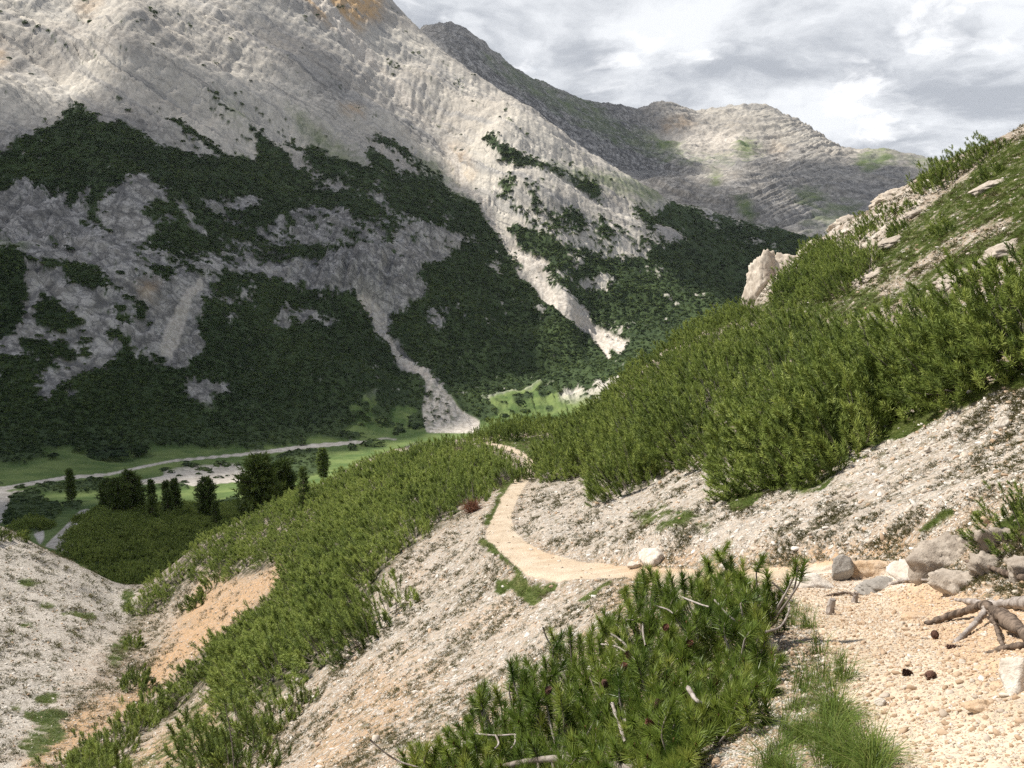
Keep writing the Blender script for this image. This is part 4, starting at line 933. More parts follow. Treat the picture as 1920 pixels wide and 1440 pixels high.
def dwarf_pine_meshes(seed, a, h, nsh, per=40, nl=0.105, w=0.022, mat=None, skirt=0.26):
    rng = np.random.default_rng(seed)
    nc = max(6, nsh//5); ca = rng.random(nc)*6.283; cr = np.sqrt(rng.random(nc))
    cl = rng.integers(0, nc, nsh); lob = 1+0.18*np.sin(ca*3+seed)+0.12*np.sin(ca*5+2*seed)
    cxy = np.stack([np.cos(ca), np.sin(ca)], 1)*(cr*a*lob)[:, None]
    off = rng.normal(0, 0.062, (nsh, 2)); x, y = (cxy[cl]+off).T
    q = np.clip(np.hypot(x, y)/(a*lob[cl]), 0, 1)
    ch = np.clip(1+0.24*rng.normal(0, 1, nc), 0.45, 1.5)[cl]
    top = h*(1-q**2.4)**0.55*ch*(1-(off**2).sum(1)*14*0.35)+0.06*rng.normal(0, 1, nsh)+0.12
    ns = int(nsh*skirt); sk = np.arange(nsh) < ns               # shoots down the flanks of the plant
    qa = rng.random(nsh)*6.283; ql = a*(1+0.18*np.sin(qa*3+seed)); qr = rng.uniform(0.78, 1.02, nsh)
    x = np.where(sk, np.cos(qa)*ql*qr, x); y = np.where(sk, np.sin(qa)*ql*qr, y)
    top = np.where(sk, rng.uniform(0.08, 0.80, nsh)*h*np.clip(1.25-qr**2*0.75, 0, 1), top); off = np.where(sk[:, None], 0.0, off)
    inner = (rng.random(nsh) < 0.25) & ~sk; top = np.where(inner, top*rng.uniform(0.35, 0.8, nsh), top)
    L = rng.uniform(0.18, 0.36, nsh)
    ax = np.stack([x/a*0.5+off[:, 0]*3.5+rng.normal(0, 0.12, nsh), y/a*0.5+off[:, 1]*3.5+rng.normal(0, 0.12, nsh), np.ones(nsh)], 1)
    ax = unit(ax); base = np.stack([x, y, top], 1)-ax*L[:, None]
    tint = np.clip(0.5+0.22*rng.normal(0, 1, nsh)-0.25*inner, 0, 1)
    v, f, ti = needles(rng, base, ax, L, per, nl, w, tint, 72, 30)
    me = mesh_np('foliage', v, f, np.full(len(f), 3), mat or M_PINE, False, {'tint': ti})
    acc = Acc()
    for k in rng.choice(nsh, min(nsh, 20), replace=False):
        e = base[k]+ax[k]*L[k]*0.6; s = np.array([e[0]*0.25, e[1]*0.25, -0.15]); mid_ = np.array([e[0]*0.85, e[1]*0.85, e[2]*0.35])
        tt = np.linspace(0, 1, 6)[:, None]; pth = (1-tt)**2*s+2*tt*(1-tt)*mid_+tt**2*e
        acc.add(*tube(pth, np.linspace(0.02, 0.005, 6), 5))
    br = acc.mesh('branch', M_WOOD)
    return me, br
PINE_A = [dwarf_pine_meshes(11+i, 1.15+0.1*i, 1.15, 215) for i in range(4)]     # upright thicket plants
PINE_B = [dwarf_pine_meshes(31+i, 2.05, 0.9, 560, 32, mat=M_MAT) for i in range(3)]        # broad mats on the spur
PINE_E = [dwarf_pine_meshes(91+i, 1.30, 1.40, 360, skirt=0.42) for i in range(3)]    # stout plants along a thicket's front
PINE_D = [dwarf_pine_meshes(71+i, 1.05, 0.85, 170, 36, mat=M_MAT) for i in range(4)]    # the same, smaller
PINE_C = [dwarf_pine_meshes(51+i, 0.8, 0.7, 150) for i in range(2)]            # small ones

def on_ground(px, py, r, up=0.0):
    """where the sight line meets the near ground (r is a first guess)"""
    t, s = pix_dir(px, py); rr = np.exp(np.linspace(math.log(r*0.6), math.log(r*1.7), 400))
    z = near_height(rr*math.sin(t), rr*math.cos(t)); k = np.argmax(z >= rr*s) if (z >= rr*s).any() else int(np.argmin(np.abs(z-rr*s)))
    return np.array([rr[k]*math.sin(t), rr[k]*math.cos(t), float(z[k])+up])
def scatter(dens_polys, spacing, seed, rmax=120.0, rad=0.6, rmin=0.0):
    """dart throwing over the visible near ground inside photo-traced patches, spaced in metres"""
    rng = np.random.default_rng(seed)
    M = raster([(1.0, p) for p in dens_polys], 0)
    N = NEAR; dn = lookup(M, N['px'], N['py'])
    ok = (dn > 0.5) & N['vis'] & (N['R'] < rmax) & (N['path'] < 0.3) & (N['py'] < 1500)
    ok &= N['R'] > rmin
    k = rad*F/N['R']                       # keep the whole plant inside its patch
    for ox, oy in ((-0.5, 0), (0.5, 0), (0, 0.22)):
        qx = N['px']+ox*k; qy = N['py']+oy*k
        ok &= (lookup(M, qx, qy) > 0.5) | (qx < 4) | (qx > W-6) | (qy > H-6)
    idx = np.flatnonzero(ok.ravel()); wgt = (N['R'].ravel()[idx])**2
    if len(idx) == 0: return np.zeros((0, 3))
    pick = rng.choice(idx, min(len(idx), 40000), replace=False, p=wgt/wgt.sum()) if len(idx) > 10 else idx
    X, Y, Z = N['X'].ravel()[pick], N['Y'].ravel()[pick], N['Z'].ravel()[pick]
    cell = {}; out = []
    for x, y, z in zip(X, Y, Z):
        sp = spacing(x, y) if callable(spacing) else spacing
        ci, cj = int(x//3), int(y//3); good = True
        for i in (-1, 0, 1):
            for j in (-1, 0, 1):
                for (a, b, c) in cell.get((ci+i, cj+j), ()):
                    if (a-x)**2+(b-y)**2+0.5*(c-z)**2 < sp*sp: good = False; break
                if not good: break
            if not good: break
        if good:
            cell.setdefault((ci, cj), []).append((x, y, z)); out.append((x, y, z))
    return np.array(out).reshape(-1, 3)
def ground_normal(x, y, e=0.6):
    zx = (near_height(x+e, y)-near_height(x-e, y))/(2*e); zy = (near_height(x, y+e)-near_height(x, y-e))/(2*e)
    return Vector((-float(zx), -float(zy), 1.0)).normalized()

def place_pine(k, variants, x, y, z, sc, label, group, parts=True, lean=0.6, rng=random.Random(5)):
    fo, br = variants[k % len(variants)]
    nrm = ground_normal(x, y); up = Vector((0, 0, 1)).lerp(nrm, lean).normalized()
    q = up.to_track_quat('Z', 'Y') @ Matrix.Rotation(rng.uniform(0, 6.28), 3, 'Z').to_quaternion()
    if parts:
        r = empty('dwarf_pine', (x, y, z-0.05)); r.rotation_euler = q.to_euler(); r.scale = (sc, sc, sc*rng.uniform(0.85, 1.15))
        link('foliage', fo, r); link('branch', br, r)
    else:
        r = link('dwarf_pine', fo); r.location = (x, y, z-0.05); r.rotation_euler = q.to_euler(); r.scale = (sc, sc, sc*rng.uniform(0.85, 1.15))
    tag(r, label, 'shrub', group)
    return r

# ground footprints of the thickets, in photo pixels
T_RIGHT = [(1030,880),(1035,820),(1100,770),(1180,712),(1260,648),(1320,612),(1385,590),(1450,622),(1560,645),(1640,650),(1730,652),(1800,638),(1960,596),(2250,530),(2250,640),(1960,650),(1900,678),(1850,698),(1790,716),(1740,742),(1690,756),(1600,792),(1575,840),(1530,870),(1480,880),(1440,868),(1390,835),(1350,830),(1290,848),(1240,862),(1210,885),(1180,905),(1160,895),(1150,868),(1100,874),(1050,888)]
T_UP1 = [(1462,570),(1475,530),(1540,492),(1600,500),(1650,490),(1640,520),(1600,545),(1540,560)]
T_UP2 = [(1745,358),(1752,342),(1800,312),(1858,286),(1860,296),(1800,328),(1760,362)]
T_UP3 = [(1596,458),(1610,444),(1650,425),(1668,425),(1640,444),(1600,462)]
T_UP4 = [(1510,492),(1545,468),(1580,466),(1570,480),(1530,497)]
T_BACK = [(895,832),(903,820),(960,806),(1040,790),(1050,804),(1000,819),(950,826),(905,833)]
T_SPUR = [(880,834),(820,842),(740,856),(660,888),(580,926),(500,962),(430,992),(350,1048),(285,1106),(250,1150),(250,1172),(322,1112),(385,1058),(430,1066),(540,1036),(552,1078),(528,1124),(408,1222),(324,1300),(234,1374),(224,1378),(260,1380),(330,1335),(400,1265),(428,1238),(415,1325),(560,1280),(636,1230),(646,1176),(686,1142),(716,1068),(796,1004),(876,960),(935,918),(972,902),(940,884),(896,860),(880,838)]
T_LOW1 = [(415,1420),(430,1390),(480,1345),(570,1300),(640,1250),(630,1280),(590,1330),(555,1370),(500,1430),(420,1440)]
T_LOW2 = [(655,1240),(650,1205),(695,1165),(760,1128),(780,1128),(770,1150),(745,1190),(700,1230)]
T_LOW3 = [(150,1440),(205,1402),(218,1415),(190,1440)]
T_SM = [ell(245,1216,16,8,-30), ell(248,1292,22,9,-35), ell(365,1135,16,7,-40), ell(395,1105,8,16,20), ell(425,1250,14,30,10), ell(20,1012,26,5,5)]
T_RSM = [ell(1710,400,8,5), ell(1770,435,12,5), ell(1690,436,8,4), ell(1860,335,9,4), ell(1780,600,12,6)]

ALL_PINES = []
def plant(polys, spacing, seed, variants, s0, s1, label, group, parts=True, lean=0.6, rmax=120, rad=0.6, rmin=0.0):
    pts = scatter(polys, spacing, seed, rmax, rad, rmin); rg = random.Random(seed)
    for k, (x, y, z) in enumerate(pts):
        ALL_PINES.append((math.hypot(x, y), variants, x, y, z, rg.uniform(s0, s1), label, group, parts, lean, k))
    return len(pts)
n_right = plant([T_RIGHT], lambda x, y: 1.34+0.012*math.hypot(x, y), 1, PINE_A, 0.75, 1.22, 'upright dwarf pine in the dense sunlit thicket on the right slope above the footpath', 'dwarf pines of the right thicket', True, 0.85)
for k, (a, b, r, sc) in enumerate([(1182,925,19,0.80),(1150,893,22,0.85),(1235,880,20,0.8),(1300,862,19,0.8),(1362,858,16,0.8),(1420,884,14,0.85),(1472,893,13.5,0.95),(1528,880,13.5,0.9),(1578,852,13.5,0.9),(1612,806,14,0.85),(1668,772,14,0.85),(1726,756,14,0.85),(1784,730,14,0.8),(1842,706,14,0.8),(1892,688,13.5,0.8),(1945,668,13.5,0.85),(1062,898,28,0.9),(1022,890,34,0.9),(1105,884,27,0.85)]):
    q = on_ground(a, b-10, r)
    ALL_PINES.append((math.hypot(q[0], q[1]), PINE_E, q[0], q[1], q[2], sc, 'stout dwarf pine in the front row of the right thicket, facing the scree', 'front row of the right thicket', True, 0.75, k))
n_up = plant([T_UP1, T_UP4], 1.3, 2, PINE_A, 0.85, 1.15, 'dwarf pine in the clump beside the pale rock outcrop on the grassy right slope', 'dwarf pines beside the pale outcrop')
n_up2 = plant([T_UP2], 1.5, 3, PINE_A, 0.9, 1.2, 'dwarf pine in the dark row highest up on the right skyline', 'dwarf pines on the right skyline', True, 0.6, 120, 0.3)
n_up3 = plant([T_UP3], 1.4, 4, PINE_A, 0.8, 1.0, 'dwarf pine in the short row half way up the grassy right slope', 'dwarf pines half way up the right slope', True, 0.6, 120, 0.3)
n_back = plant([T_BACK], 1.5, 5, PINE_A, 0.8, 1.2, 'dwarf pine in the band behind the far end of the footpath', 'dwarf pines behind the path end', True, 0.6, 120, 0.2)
n_spur = plant([T_SPUR], 2.35, 6, PINE_B, 0.85, 1.15, 'low spreading dwarf pine in the carpet covering the spur left of the footpath', 'dwarf pines carpeting the spur', True, 0.9, 120, 0.8, 44.0)
n_spur += plant([T_SPUR], 1.25, 16, PINE_D, 0.80, 1.20, 'low dwarf pine on the near side of the spur carpet, below the footpath', 'dwarf pines on the near side of the spur', True, 0.9, 44.0, 0.5)
n_low = plant([T_LOW1, T_LOW3], 1.35, 7, PINE_A, 0.8, 1.05, 'dwarf pine in the patch running down to the bottom edge of the left flank', 'dwarf pines at the foot of the flank', True, 0.8)
n_low2 = plant([T_LOW2], 1.1, 8, PINE_A, 0.7, 0.95, 'dwarf pine in the small separate patch on the scree flank below the path bend', 'dwarf pines of the patch on the scree flank', True, 0.8)
n_sm = plant(T_SM, 1.5, 9, PINE_C, 0.8, 1.3, 'small dwarf pine standing apart on the bare left ravine slopes', 'lone dwarf pines in the ravine', False, 0.8, 120, 0.1)
n_rs = plant(T_RSM, 1.5, 10, PINE_C, 0.5, 0.9, 'tiny dwarf pine cushion alone on the grassy right slope', 'tiny pines on the grassy right slope', False, 0.7, 120, 0.05)
print('PINES', n_right, n_up, n_up2, n_up3, n_back, n_spur, n_low, n_low2, n_sm, n_rs, len(ALL_PINES))
ALL_PINES.sort(key=lambda t: t[0])

# ---- instanced ground cover (only for what nobody could count)
def stuff(name, label, points, rots, scales, idx, protos, mat=None):
    """one object of very many small pieces: geometry-nodes instances on points"""
    c = bpy.data.collections.new(name+' pieces')
    for i, me in enumerate(protos):
        c.objects.link(bpy.data.objects.new('%s piece %02d' % (name, i), me))
    me = bpy.data.meshes.new(name); n = len(points); me.vertices.add(n)
    me.vertices.foreach_set('co', np.asarray(points, np.float32).ravel())
    a = me.attributes.new('rot', 'FLOAT_VECTOR', 'POINT'); a.data.foreach_set('vector', np.asarray(rots, np.float32).ravel())
    a = me.attributes.new('scl', 'FLOAT_VECTOR', 'POINT'); a.data.foreach_set('vector', np.asarray(scales, np.float32).ravel())
    a = me.attributes.new('idx', 'INT', 'POINT'); a.data.foreach_set('value', np.asarray(idx, np.int32))
    o = link(name, me)
    ng = bpy.data.node_groups.new(name+' scatter', 'GeometryNodeTree')
    ng.interface.new_socket('Geometry', in_out='INPUT', socket_type='NodeSocketGeometry')
    ng.interface.new_socket('Geometry', in_out='OUTPUT', socket_type='NodeSocketGeometry')
    gi = ng.nodes.new('NodeGroupInput'); go = ng.nodes.new('NodeGroupOutput')
    m2p = ng.nodes.new('GeometryNodeMeshToPoints'); m2p.inputs['Radius'].default_value = 0.01
    iop = ng.nodes.new('GeometryNodeInstanceOnPoints'); ci = ng.nodes.new('GeometryNodeCollectionInfo')
    ci.inputs['Collection'].default_value = c; ci.inputs['Separate Children'].default_value = True; ci.inputs['Reset Children'].default_value = True
    def named(nm, dt):
        q = ng.nodes.new('GeometryNodeInputNamedAttribute'); q.data_type = dt; q.inputs['Name'].default_value = nm; return q.outputs[0]
    L = ng.links.new
    L(gi.outputs[0], m2p.inputs[0]); L(m2p.outputs[0], iop.inputs['Points']); L(ci.outputs[0], iop.inputs['Instance'])
    iop.inputs['Pick Instance'].default_value = True
    L(named('idx', 'INT'), iop.inputs['Instance Index'])
    er = ng.nodes.new('FunctionNodeEulerToRotation'); L(named('rot', 'FLOAT_VECTOR'), er.inputs[0]); L(er.outputs[0], iop.inputs['Rotation'])
    L(named('scl', 'FLOAT_VECTOR'), iop.inputs['Scale']); L(iop.outputs[0], go.inputs[0])
    md = o.modifiers.new('scatter', 'NODES'); md.node_group = ng
    tag(o, label, None, None, 'stuff'); o['category'] = name.replace('_', ' ')
    return o

rest = []
prg = random.Random(77)
for q, (d, variants, x, y, z, sc, label, group, parts, lean, k) in enumerate(ALL_PINES):
    if q < 299: place_pine(k, variants, x, y, z, sc, label, group, parts and d < 60, lean, prg)
    else: rest.append((variants, x, y, z, sc, lean, k))
if rest:
    protos = [f for f, b in PINE_A+PINE_B+PINE_C+PINE_D+PINE_E]
    ids = {id(PINE_A): (0, len(PINE_A)), id(PINE_B): (len(PINE_A), len(PINE_B)), id(PINE_C): (len(PINE_A)+len(PINE_B), len(PINE_C)), id(PINE_D): (len(PINE_A)+len(PINE_B)+len(PINE_C), len(PINE_D)), id(PINE_E): (len(PINE_A)+len(PINE_B)+len(PINE_C)+len(PINE_D), len(PINE_E))}
    pp, rr_, ss, ii = [], [], [], []
    for v, x, y, z, sc, lean, k in rest:
        up = Vector((0, 0, 1)).lerp(ground_normal(x, y), lean).normalized()
        q = up.to_track_quat('Z', 'Y') @ Matrix.Rotation(prg.uniform(0, 6.28), 3, 'Z').to_quaternion()
        pp.append((x, y, z-0.05)); rr_.append(tuple(q.to_euler())); ss.append((sc, sc, sc)); b, n = ids[id(v)]; ii.append(b+k % n)
    stuff('dwarf_pine_thicket', 'farther dwarf pines merging into one carpet on the crests', pp, rr_, ss, ii, protos)

# ---- dwarf pine cover of the valley and the big mountain: too many to count
def shrub_blob(seed):
    """a rough tuft of leafy facets, about 1 m across"""
    rng = np.random.default_rng(seed); n = 46
    ph = rng.random(n)*6.283; q = np.sqrt(rng.random(n)); zc = np.sqrt(np.clip(1-q*q, 0, 1))*0.62
    c = np.stack([q*np.cos(ph)*0.5, q*np.sin(ph)*0.5, zc*0.8-0.05], 1)
    nrm = unit(np.stack([np.cos(ph)*q, np.sin(ph)*q, zc+0.25], 1)+rng.normal(0, 0.35, (n, 3)))
    e1 = unit(np.cross(nrm, rng.normal(0, 1, (n, 3)))); e2 = np.cross(nrm, e1); s = rng.uniform(0.10, 0.21, (n, 1))
    v = np.stack([c+e1*s, c-e1*s*0.6+e2*s, c-e1*s*0.6-e2*s+nrm*s*0.5], 1).reshape(-1, 3)
    t = np.repeat(np.clip(rng.normal(0.5, 0.25, n), 0, 1), 3)
    f = np.arange(len(v)).reshape(-1, 3)
    return mesh_np('tuft', v, f, np.full(len(f), 3), M_PINE_FAR, False, {'tint': t})
def far_cover():
    rng = np.random.default_rng(5); N = VAL
    gx = np.gradient(N['px'], axis=1); gy = np.gradient(N['py'], axis=0)
    area = np.abs(gx*gy)
    ok = ((N['veg'] > 0.7) | (N['near_veg'] > 0.25)) & N['vis'] & (N['px'] > -60) & (N['px'] < 1980) & (N['R'] > 180) & (N['py'] < 1120)
    area[-1, :] = 0
    w = np.where(ok, np.maximum(area, 0.05)*np.where(N['veg'] > 0.7, 1.0, 0.09*N['near_veg']*(~N['flat'])), 0).ravel(); idx = np.flatnonzero(w)
    n = 40000
    pick = rng.choice(idx, n, replace=True, p=w[idx]/w[idx].sum())
    j = rng.normal(0, 0.3, (2, n))
    X, Y, Z, R = (N[k].ravel()[pick] for k in ('X', 'Y', 'Z', 'R'))
    d = R/1440.0*rng.uniform(3.5, 9.0, n)
    pts = np.stack([X+j[0]*d, Y+j[1]*d, Z-d*0.12], 1)
    rot = np.stack([rng.normal(0, 0.15, n)+0.25, rng.normal(0, 0.15, n), rng.random(n)*6.28], 1)
    scl = np.stack([d, d, d*rng.uniform(0.5, 0.9, n)], 1)
    stuff('dwarf_pine_cover', 'dark green dwarf pine scrub covering the lower mountain and valley edge', pts, rot, scl, rng.integers(0, 6, n), [shrub_blob(i) for i in range(6)])
    # nearer slope in the valley mouth: real plants, still one mass
    ok = (N['veg'] > 0.5) & N['vis'] & (N['R'] <= 190) & (N['px'] > -100) & (N['px'] < 560)
    idx = np.flatnonzero(ok.ravel()); w = N['R'].ravel()[idx]**2
    pk = rng.choice(idx, min(900, len(idx)), replace=False, p=w/w.sum()); n = len(pk)
    pts = np.stack([N['X'].ravel()[pk], N['Y'].ravel()[pk], N['Z'].ravel()[pk]-0.1], 1)
    rot = np.stack([rng.normal(0.15, 0.15, n), rng.normal(0.25, 0.15, n), rng.random(n)*6.28], 1)
    s = rng.uniform(0.9, 1.5, n); scl = np.stack([s, s, s*rng.uniform(0.7, 1.1, n)], 1)
    stuff('dwarf_pine_slope', 'shaded dwarf pine carpet on the slope below the valley trees', pts, rot, scl, rng.integers(0, 3, n), [f for f, b in PINE_B])
far_cover()
VSHRUB = [shrub_blob(20+i) for i in range(4)]
def val_point(px, py, r):
    """where a sight line meets the valley ground"""
    th, sl = pix_dir(px, py); N = VAL; i = int(round((th-V_T0)/(V_T1-V_T0)*(N['Z'].shape[1]-1)))
    s_ = N['Z'][:, i]/N['R'][:, i]; j0 = int(np.argmin(np.abs(N['R'][:, i]-r*0.75))); k = j0+int(np.argmax(s_[j0:] >= sl))
    return N['X'][k, i], N['Y'][k, i], N['Z'][k, i], N['R'][k, i]
for k, (a, b, rx, ry) in enumerate([(362,876,12,5),(380,882,13,5),(415,874,15,5),(350,872,9,4),(310,882,9,4),(446,872,6,3),(410,896,8,3.5),(427,893,4,2),(345,905,7,4),(322,886,6,3),(335,893,5,2.5),(395,887,6,3),(372,890,5,2.5)]):
    x, y, z, r = val_point(a, b, 390); o = link('valley_shrub', VSHRUB[k % 4]); o.location = (x, y, z-0.2); o.scale = (2.2*rx/F*r, 2.2*rx/F*r, 2.2*max(ry, 3)/F*r); o.rotation_euler = (0, 0, k*1.7)
    tag(o, 'small dark shrub on the pale gravel flat beside the valley road', 'shrub', 'shrubs on the valley gravel flat')
for k, (a, b, rx, ry) in enumerate([(668,778,14,6),(645,788,8,4),(686,788,9,6),(715,793,18,7),(678,798,5,2.5),(780,801,14,6),(750,809,9,4),(740,815,6,3),(565,834,8,4),(660,841,8,4),(700,834,18,6),(200,853,34,9),(265,850,14,9),(150,847,10,5),(100,859,8,4),(40,913,8,4),(930,801,7,4),(945,781,9,4),(975,756,10,4),(1030,786,10,4),(960,791,8,4),(985,771,9,4),(915,790,7,4),(1000,798,12,5)]):
    x, y, z, r = val_point(a, b, 460); o = link('valley_shrub', VSHRUB[k % 4]); o.location = (x, y, z-0.3); o.scale = (2.3*rx/F*r, 2.3*rx/F*r, 2.5*max(ry, 4)/F*r); o.rotation_euler = (0, 0, k*1.3)
    tag(o, 'low rounded shrub standing in the green valley meadow', 'shrub', 'shrubs in the valley meadow')
def val_height(px, py, r):
    th = math.atan2(*at(px, py, r)[:2]); N = VAL
    i = int(round((th-V_T0)/(V_T1-V_T0)*(N['Z'].shape[1]-1))); j = int(round((math.log(r)-math.log(V_R0))/(math.log(V_R1)-math.log(V_R0))*(N['Z'].shape[0]-1)))
    return float(N['Z'][j, i])

# ---- single trees
def conifer(name, base, h, w, kind, seed, label, group=None):
    """tapered trunk, limbs in loose whorls and a crown of needle tufts"""
    rng = np.random.default_rng(seed)
    o = empty(name, base)
    tag(o, label, 'tree', group)
    lean = rng.normal(0, 0.012, 2)
    zs = np.linspace(-0.3, h*0.97, 9)
    ac = Acc(); ac.add(*tube(np.stack([lean[0]*zs, lean[1]*zs, zs], 1), np.linspace(h*0.026, h*0.004, 9), 7))
    B, A, L, T = [], [], [], []
    z0 = h*(0.10 if kind == 'cone' else 0.14)
    nw = int(h*(3.2 if kind == 'cone' else 2.6))+8
    for k in range(nw):
        q = (k+rng.random()*0.7)/nw; z = z0+(h-z0)*q**0.9
        if kind == 'cone': rad = w*0.5*(1-q)**0.75*(1.0 if q > 0.10 else 0.75)+0.06*h*0.3
        else: rad = w*0.5*math.sin(math.pi*min(0.97, 0.16+0.84*q))**0.6*(0.85+0.3*rng.random())
        nb = 7 if kind == 'cone' else 8
        for b in range(nb):
            a = rng.random()*6.283; r_ = rad*rng.uniform(0.6, 1.12)
            rise = rng.uniform(-0.18, 0.15) if kind == 'cone' else rng.uniform(0.0, 0.45)
            e = np.array([math.cos(a)*r_, math.sin(a)*r_, z+rise*r_])
            s = np.array([0, 0, z]); m = (s+e)*0.5+np.array([0, 0, -0.08*r_])
            tt = np.linspace(0, 1, 4)[:, None]; p = (1-tt)**2*s+2*tt*(1-tt)*m+tt**2*e
            ac.add(*tube(p, np.linspace(h*0.006, h*0.0015, 4), 4))
            nt_ = max(3, int(r_/(h*0.035)))
            for c in range(nt_):
                f = 0.25+0.75*(c+rng.random()*0.8)/nt_; c0 = s+(e-s)*min(f, 1.0)
                dirv = np.array([math.cos(a), math.sin(a), 0.35+0.5*rng.random()])+rng.normal(0, 0.4, 3)
                B.append(c0+rng.normal(0, h*0.012, 3)); A.append(dirv); L.append(h*rng.uniform(0.045, 0.085)); T.append(np.clip(rng.normal(0.42+0.25*f-0.1, 0.2), 0, 1))
    B.append(np.array([0, 0, h*0.93])); A.append(np.array([0, 0, 1.0])); L.append(h*0.07); T.append(0.5)
    v, f, ti = needles(rng, np.array(B), np.array(A), np.array(L), 9, h*0.042, h*0.016, np.array(T), 70, 35)
    link('crown', mesh_np('crown', v, f, np.full(len(f), 3), M_TREE, False, {'tint': ti}), o)
    link('trunk', ac.mesh('trunk', M_TRUNK), o)
    return o
def val_tree(px, ybase, ytop, r, wpx, kind, seed, label, name='pine_tree', near=False):
    p = on_ground(px, ybase, r) if near else at(px, ybase, r); r = math.hypot(p[0], p[1]); p2 = at(px, ytop, r)
    z = float(near_height(p[0], p[1])) if near else val_height(px, ybase, r)
    b = Vector((p[0], p[1], z-0.1))
    conifer(name, b, float(p2[2])-b.z, wpx/F*r, kind, seed, label, 'conifers on the valley slope')
val_tree(134, 927, 881, 300, 15, 'cone', 1, 'small dark conifer standing alone beside the valley road')
val_tree(205, 962, 899, 150, 30, 'round', 2, 'thin sparse pine at the left end of the valley tree cluster')
val_tree(225, 975, 897, 142, 40, 'round', 3, 'broad pine with a bare lower trunk in the left of the tree cluster')
val_tree(246, 972, 884, 146, 38, 'round', 4, 'tallest ragged pine in the middle of the valley tree cluster', 'pine_tree')
val_tree(262, 968, 900, 150, 26, 'round', 5, 'bushy pine at the right end of the valley tree cluster')
val_tree(286, 950, 900, 160, 16, 'cone', 6, 'slim dark conifer between the cluster and the twin conifers')
val_tree(288, 988, 930, 132, 22, 'cone', 7, 'low cone shaped conifer in front of the twin conifers', 'spruce_tree')
val_tree(314, 958, 903, 150, 16, 'cone', 8, 'slender conifer, left one of the twin conifers', 'spruce_tree')
val_tree(331, 968, 899, 146, 22, 'cone', 9, 'taller conifer, right one of the twin conifers', 'spruce_tree')
val_tree(318, 980, 918, 138, 24, 'cone', 10, 'bright green conifer standing before the twin conifers', 'spruce_tree')
val_tree(390, 975, 897, 140, 38, 'round', 11, 'dense dark round topped pine right of the twin conifers')
val_tree(406, 988, 940, 130, 20, 'cone', 12, 'small conifer at the foot of the dense dark pine', 'spruce_tree')
val_tree(366, 974, 955, 150, 12, 'cone', 13, 'young conifer left of the dense dark pine', 'spruce_tree')
val_tree(488, 950, 862, 112, 74, 'round', 14, 'large sunlit pine with a wide round crown behind the spur')
val_tree(530, 905, 870, 118, 46, 'round', 15, 'dark shaded bushy pine between the two sunlit trees')
val_tree(606, 885, 842, 260, 20, 'round', 16, 'dark pine beside the valley road right of the sunlit trees')
val_tree(571, 950, 878, 70, 30, 'cone', 17, 'sunlit narrow conifer rising out of the dwarf pine carpet', 'spruce_tree', True)
val_tree(474, 972, 945, 72, 12, 'cone', 18, 'small young conifer on the spur edge left of the narrow conifer', 'spruce_tree', True)
val_tree(700, 675, 636, 690, 14, 'cone', 19, 'lone conifer on the mountain foot left of the scree gully', 'spruce_tree')

